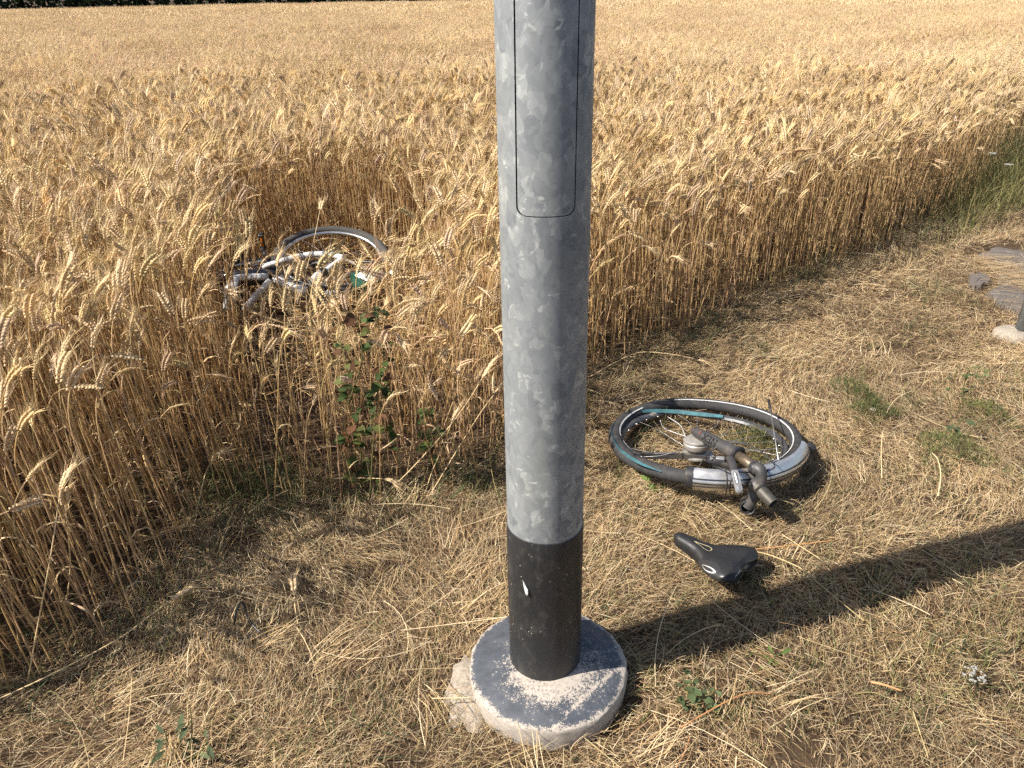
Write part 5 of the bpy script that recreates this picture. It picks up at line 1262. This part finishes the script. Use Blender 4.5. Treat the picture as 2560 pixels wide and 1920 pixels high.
def yarrow(label, px, py, ztop, hx, hy, seed):
    rr = np.random.default_rng(seed); root, c = weed_root('yarrow', label, px, py, 'flower', 'white yarrow flowers')
    top = at(hx, hy, ztop); s = Soup(); tube(s, smooth_path([c, (c + top) / 2 + np.array([.01, 0, .01]), top], 5), .0017, 5, (.14, .15, .07)); 
    hd_ = []
    for k in range(40):
        a = rr.uniform(0, 2 * np.pi); f = math.sqrt(rr.uniform()) * .026; q = top + np.array([f * math.cos(a), f * math.sin(a), .012 - 5 * f * f]); hd_.append(q)
        if k % 4 == 0: tube(s, [top - np.array([0, 0, .03]), q], .0008, 4, (.14, .15, .07), caps=False)
    part('stem', s, M_GREEN, root); s = Soup()
    for q in hd_: lathe(s, [(0, .003), (.0028, .0018), (.0032, 0), (0, -.002)], q, (rr.normal(0, .2), rr.normal(0, .2), 1), 7, np.array([.42, .41, .37]) * rr.uniform(.7, 1.05))
    part('flower_head', s, M_GREEN, root)
yarrow('white yarrow flower in the grass at the lower right', 2440, 1715, .05, 2434, 1692, 1)
yarrow('white yarrow flower in the tall grass at the right edge of the wheat, brightest one', 2520, 500, .45, 2522, 415, 2)
yarrow('greyish yarrow flower left of the brightest one by the wheat edge', 2480, 480, .5, 2480, 387, 3)

# ------------------------------------------------------------------ broken tarmac at the right and the foot of a sign post
M_TAR = simple('old_tarmac', (.125, .11, .10), .9, 0, .45, 260, .3, grime=(.15, .12, .09), bmp=1.0)
def slab(outline, z, name, label):
    P = [at(*q, 0) for q in outline]; n = len(P); c = np.mean(P, 0); rr = np.random.default_rng(n); s = Soup(); V = []
    rings = [(1, -.03), (1, z * .6), (.96, z), (.7, z + .002), (.35, z + .004), (0, z + .003)]
    k = 5; bd = []
    for a in range(n):
        for b in range(k): bd.append(P[a] + (P[(a + 1) % n] - P[a]) * b / k + rr.normal(0, .006, 3) * np.array([1, 1, 0]))
    nb = len(bd)
    for f, h in rings: V += [c + (q - c) * f + np.array([0, 0, h + rr.normal(0, .0012)]) for q in bd]
    s.add(V, None, [(r_ * nb + q, r_ * nb + (q + 1) % nb, (r_ + 1) * nb + (q + 1) % nb, (r_ + 1) * nb + q) for r_ in range(len(rings) - 1) for q in range(nb)])
    o = part(name, s, M_TAR, None, loc=(c[0], c[1], 0), angle=40); tag(o, label, 'tarmac', 'broken tarmac pieces at the right edge')
slab([(2445, 640), (2490, 620), (2545, 628), (2600, 640), (2640, 700), (2660, 800), (2600, 800), (2545, 782), (2500, 765), (2470, 737), (2502, 714), (2490, 680)], .012, 'tarmac_piece', 'large dark flat slab of broken tarmac under straw at the right edge')
slab([(2422, 692), (2455, 688), (2478, 705), (2452, 722), (2424, 722)], .018, 'tarmac_piece', 'small grey tarmac lump left of the large dark slab')
s = Soup(); n = 420; t = rng.uniform(0, 1, n); q0, q1 = at(2440, 655), at(2560, 735); b = q0 + (q1 - q0) * t[:, None] + rng.normal(0, .06, (n, 3)) * np.array([1, 1, 0]); b[:, 2] = rng.uniform(.012, .035, n)
b = np.concatenate([b, np.column_stack([rng.uniform(2.5, 3.4, 260), rng.uniform(3.4, 5.0, 260), rng.uniform(.012, .03, 260)])]); n = len(b)
ribbons(s, b, rng.normal(-.55, .3, n), rng.normal(.05, .1, n), rng.normal(-.15, .15, n), rng.uniform(.08, .28, n), rng.uniform(.0016, .0030, n), STRAW[rng.choice(7, n, p=PW)] * rng.normal(1.1, .1, (n, 1)), K=4, taper=.4, curl=rng.normal(0, .4, n), zmin=.012)
tag(kind(part('loose_straw', s, M_STRAW, smooth=False), 'stuff'), 'loose pale straw lying over the tarmac slab', 'straw')
pb = at(2554, 836); q2 = at(2620, 640, .0)
sp_ = thing('sign_post', 'grey galvanised tube of a sign post cut off by the right edge', 'sign post', (pb[0], pb[1], 0))
s = Soup(); d = nrm([.02, .0, 1]); tube(s, [pb - d * .1, pb + d * 2.4], .036, 32); part('tube', s, M_ZINC, sp_)
s = Soup(); V = []; rr = np.random.default_rng(3)
for f, h in ((1.0, -.02), (.97, .012), (.8, .022), (.4, .028), (0, .03)):
    for a in range(18): t = 2 * np.pi * a / 18; V.append(pb + np.array([-.035 + .085 * f * (1 + .15 * math.sin(3 * t)) * math.cos(t), .085 * f * math.sin(t), h + rr.normal(0, .002)]))
s.add(V, None, [(r_ * 18 + q, r_ * 18 + (q + 1) % 18, (r_ + 1) * 18 + (q + 1) % 18, (r_ + 1) * 18 + q) for r_ in range(4) for q in range(18)]); part('concrete_footing', s, M_MORTAR, sp_, 'pale concrete footing', angle=50)
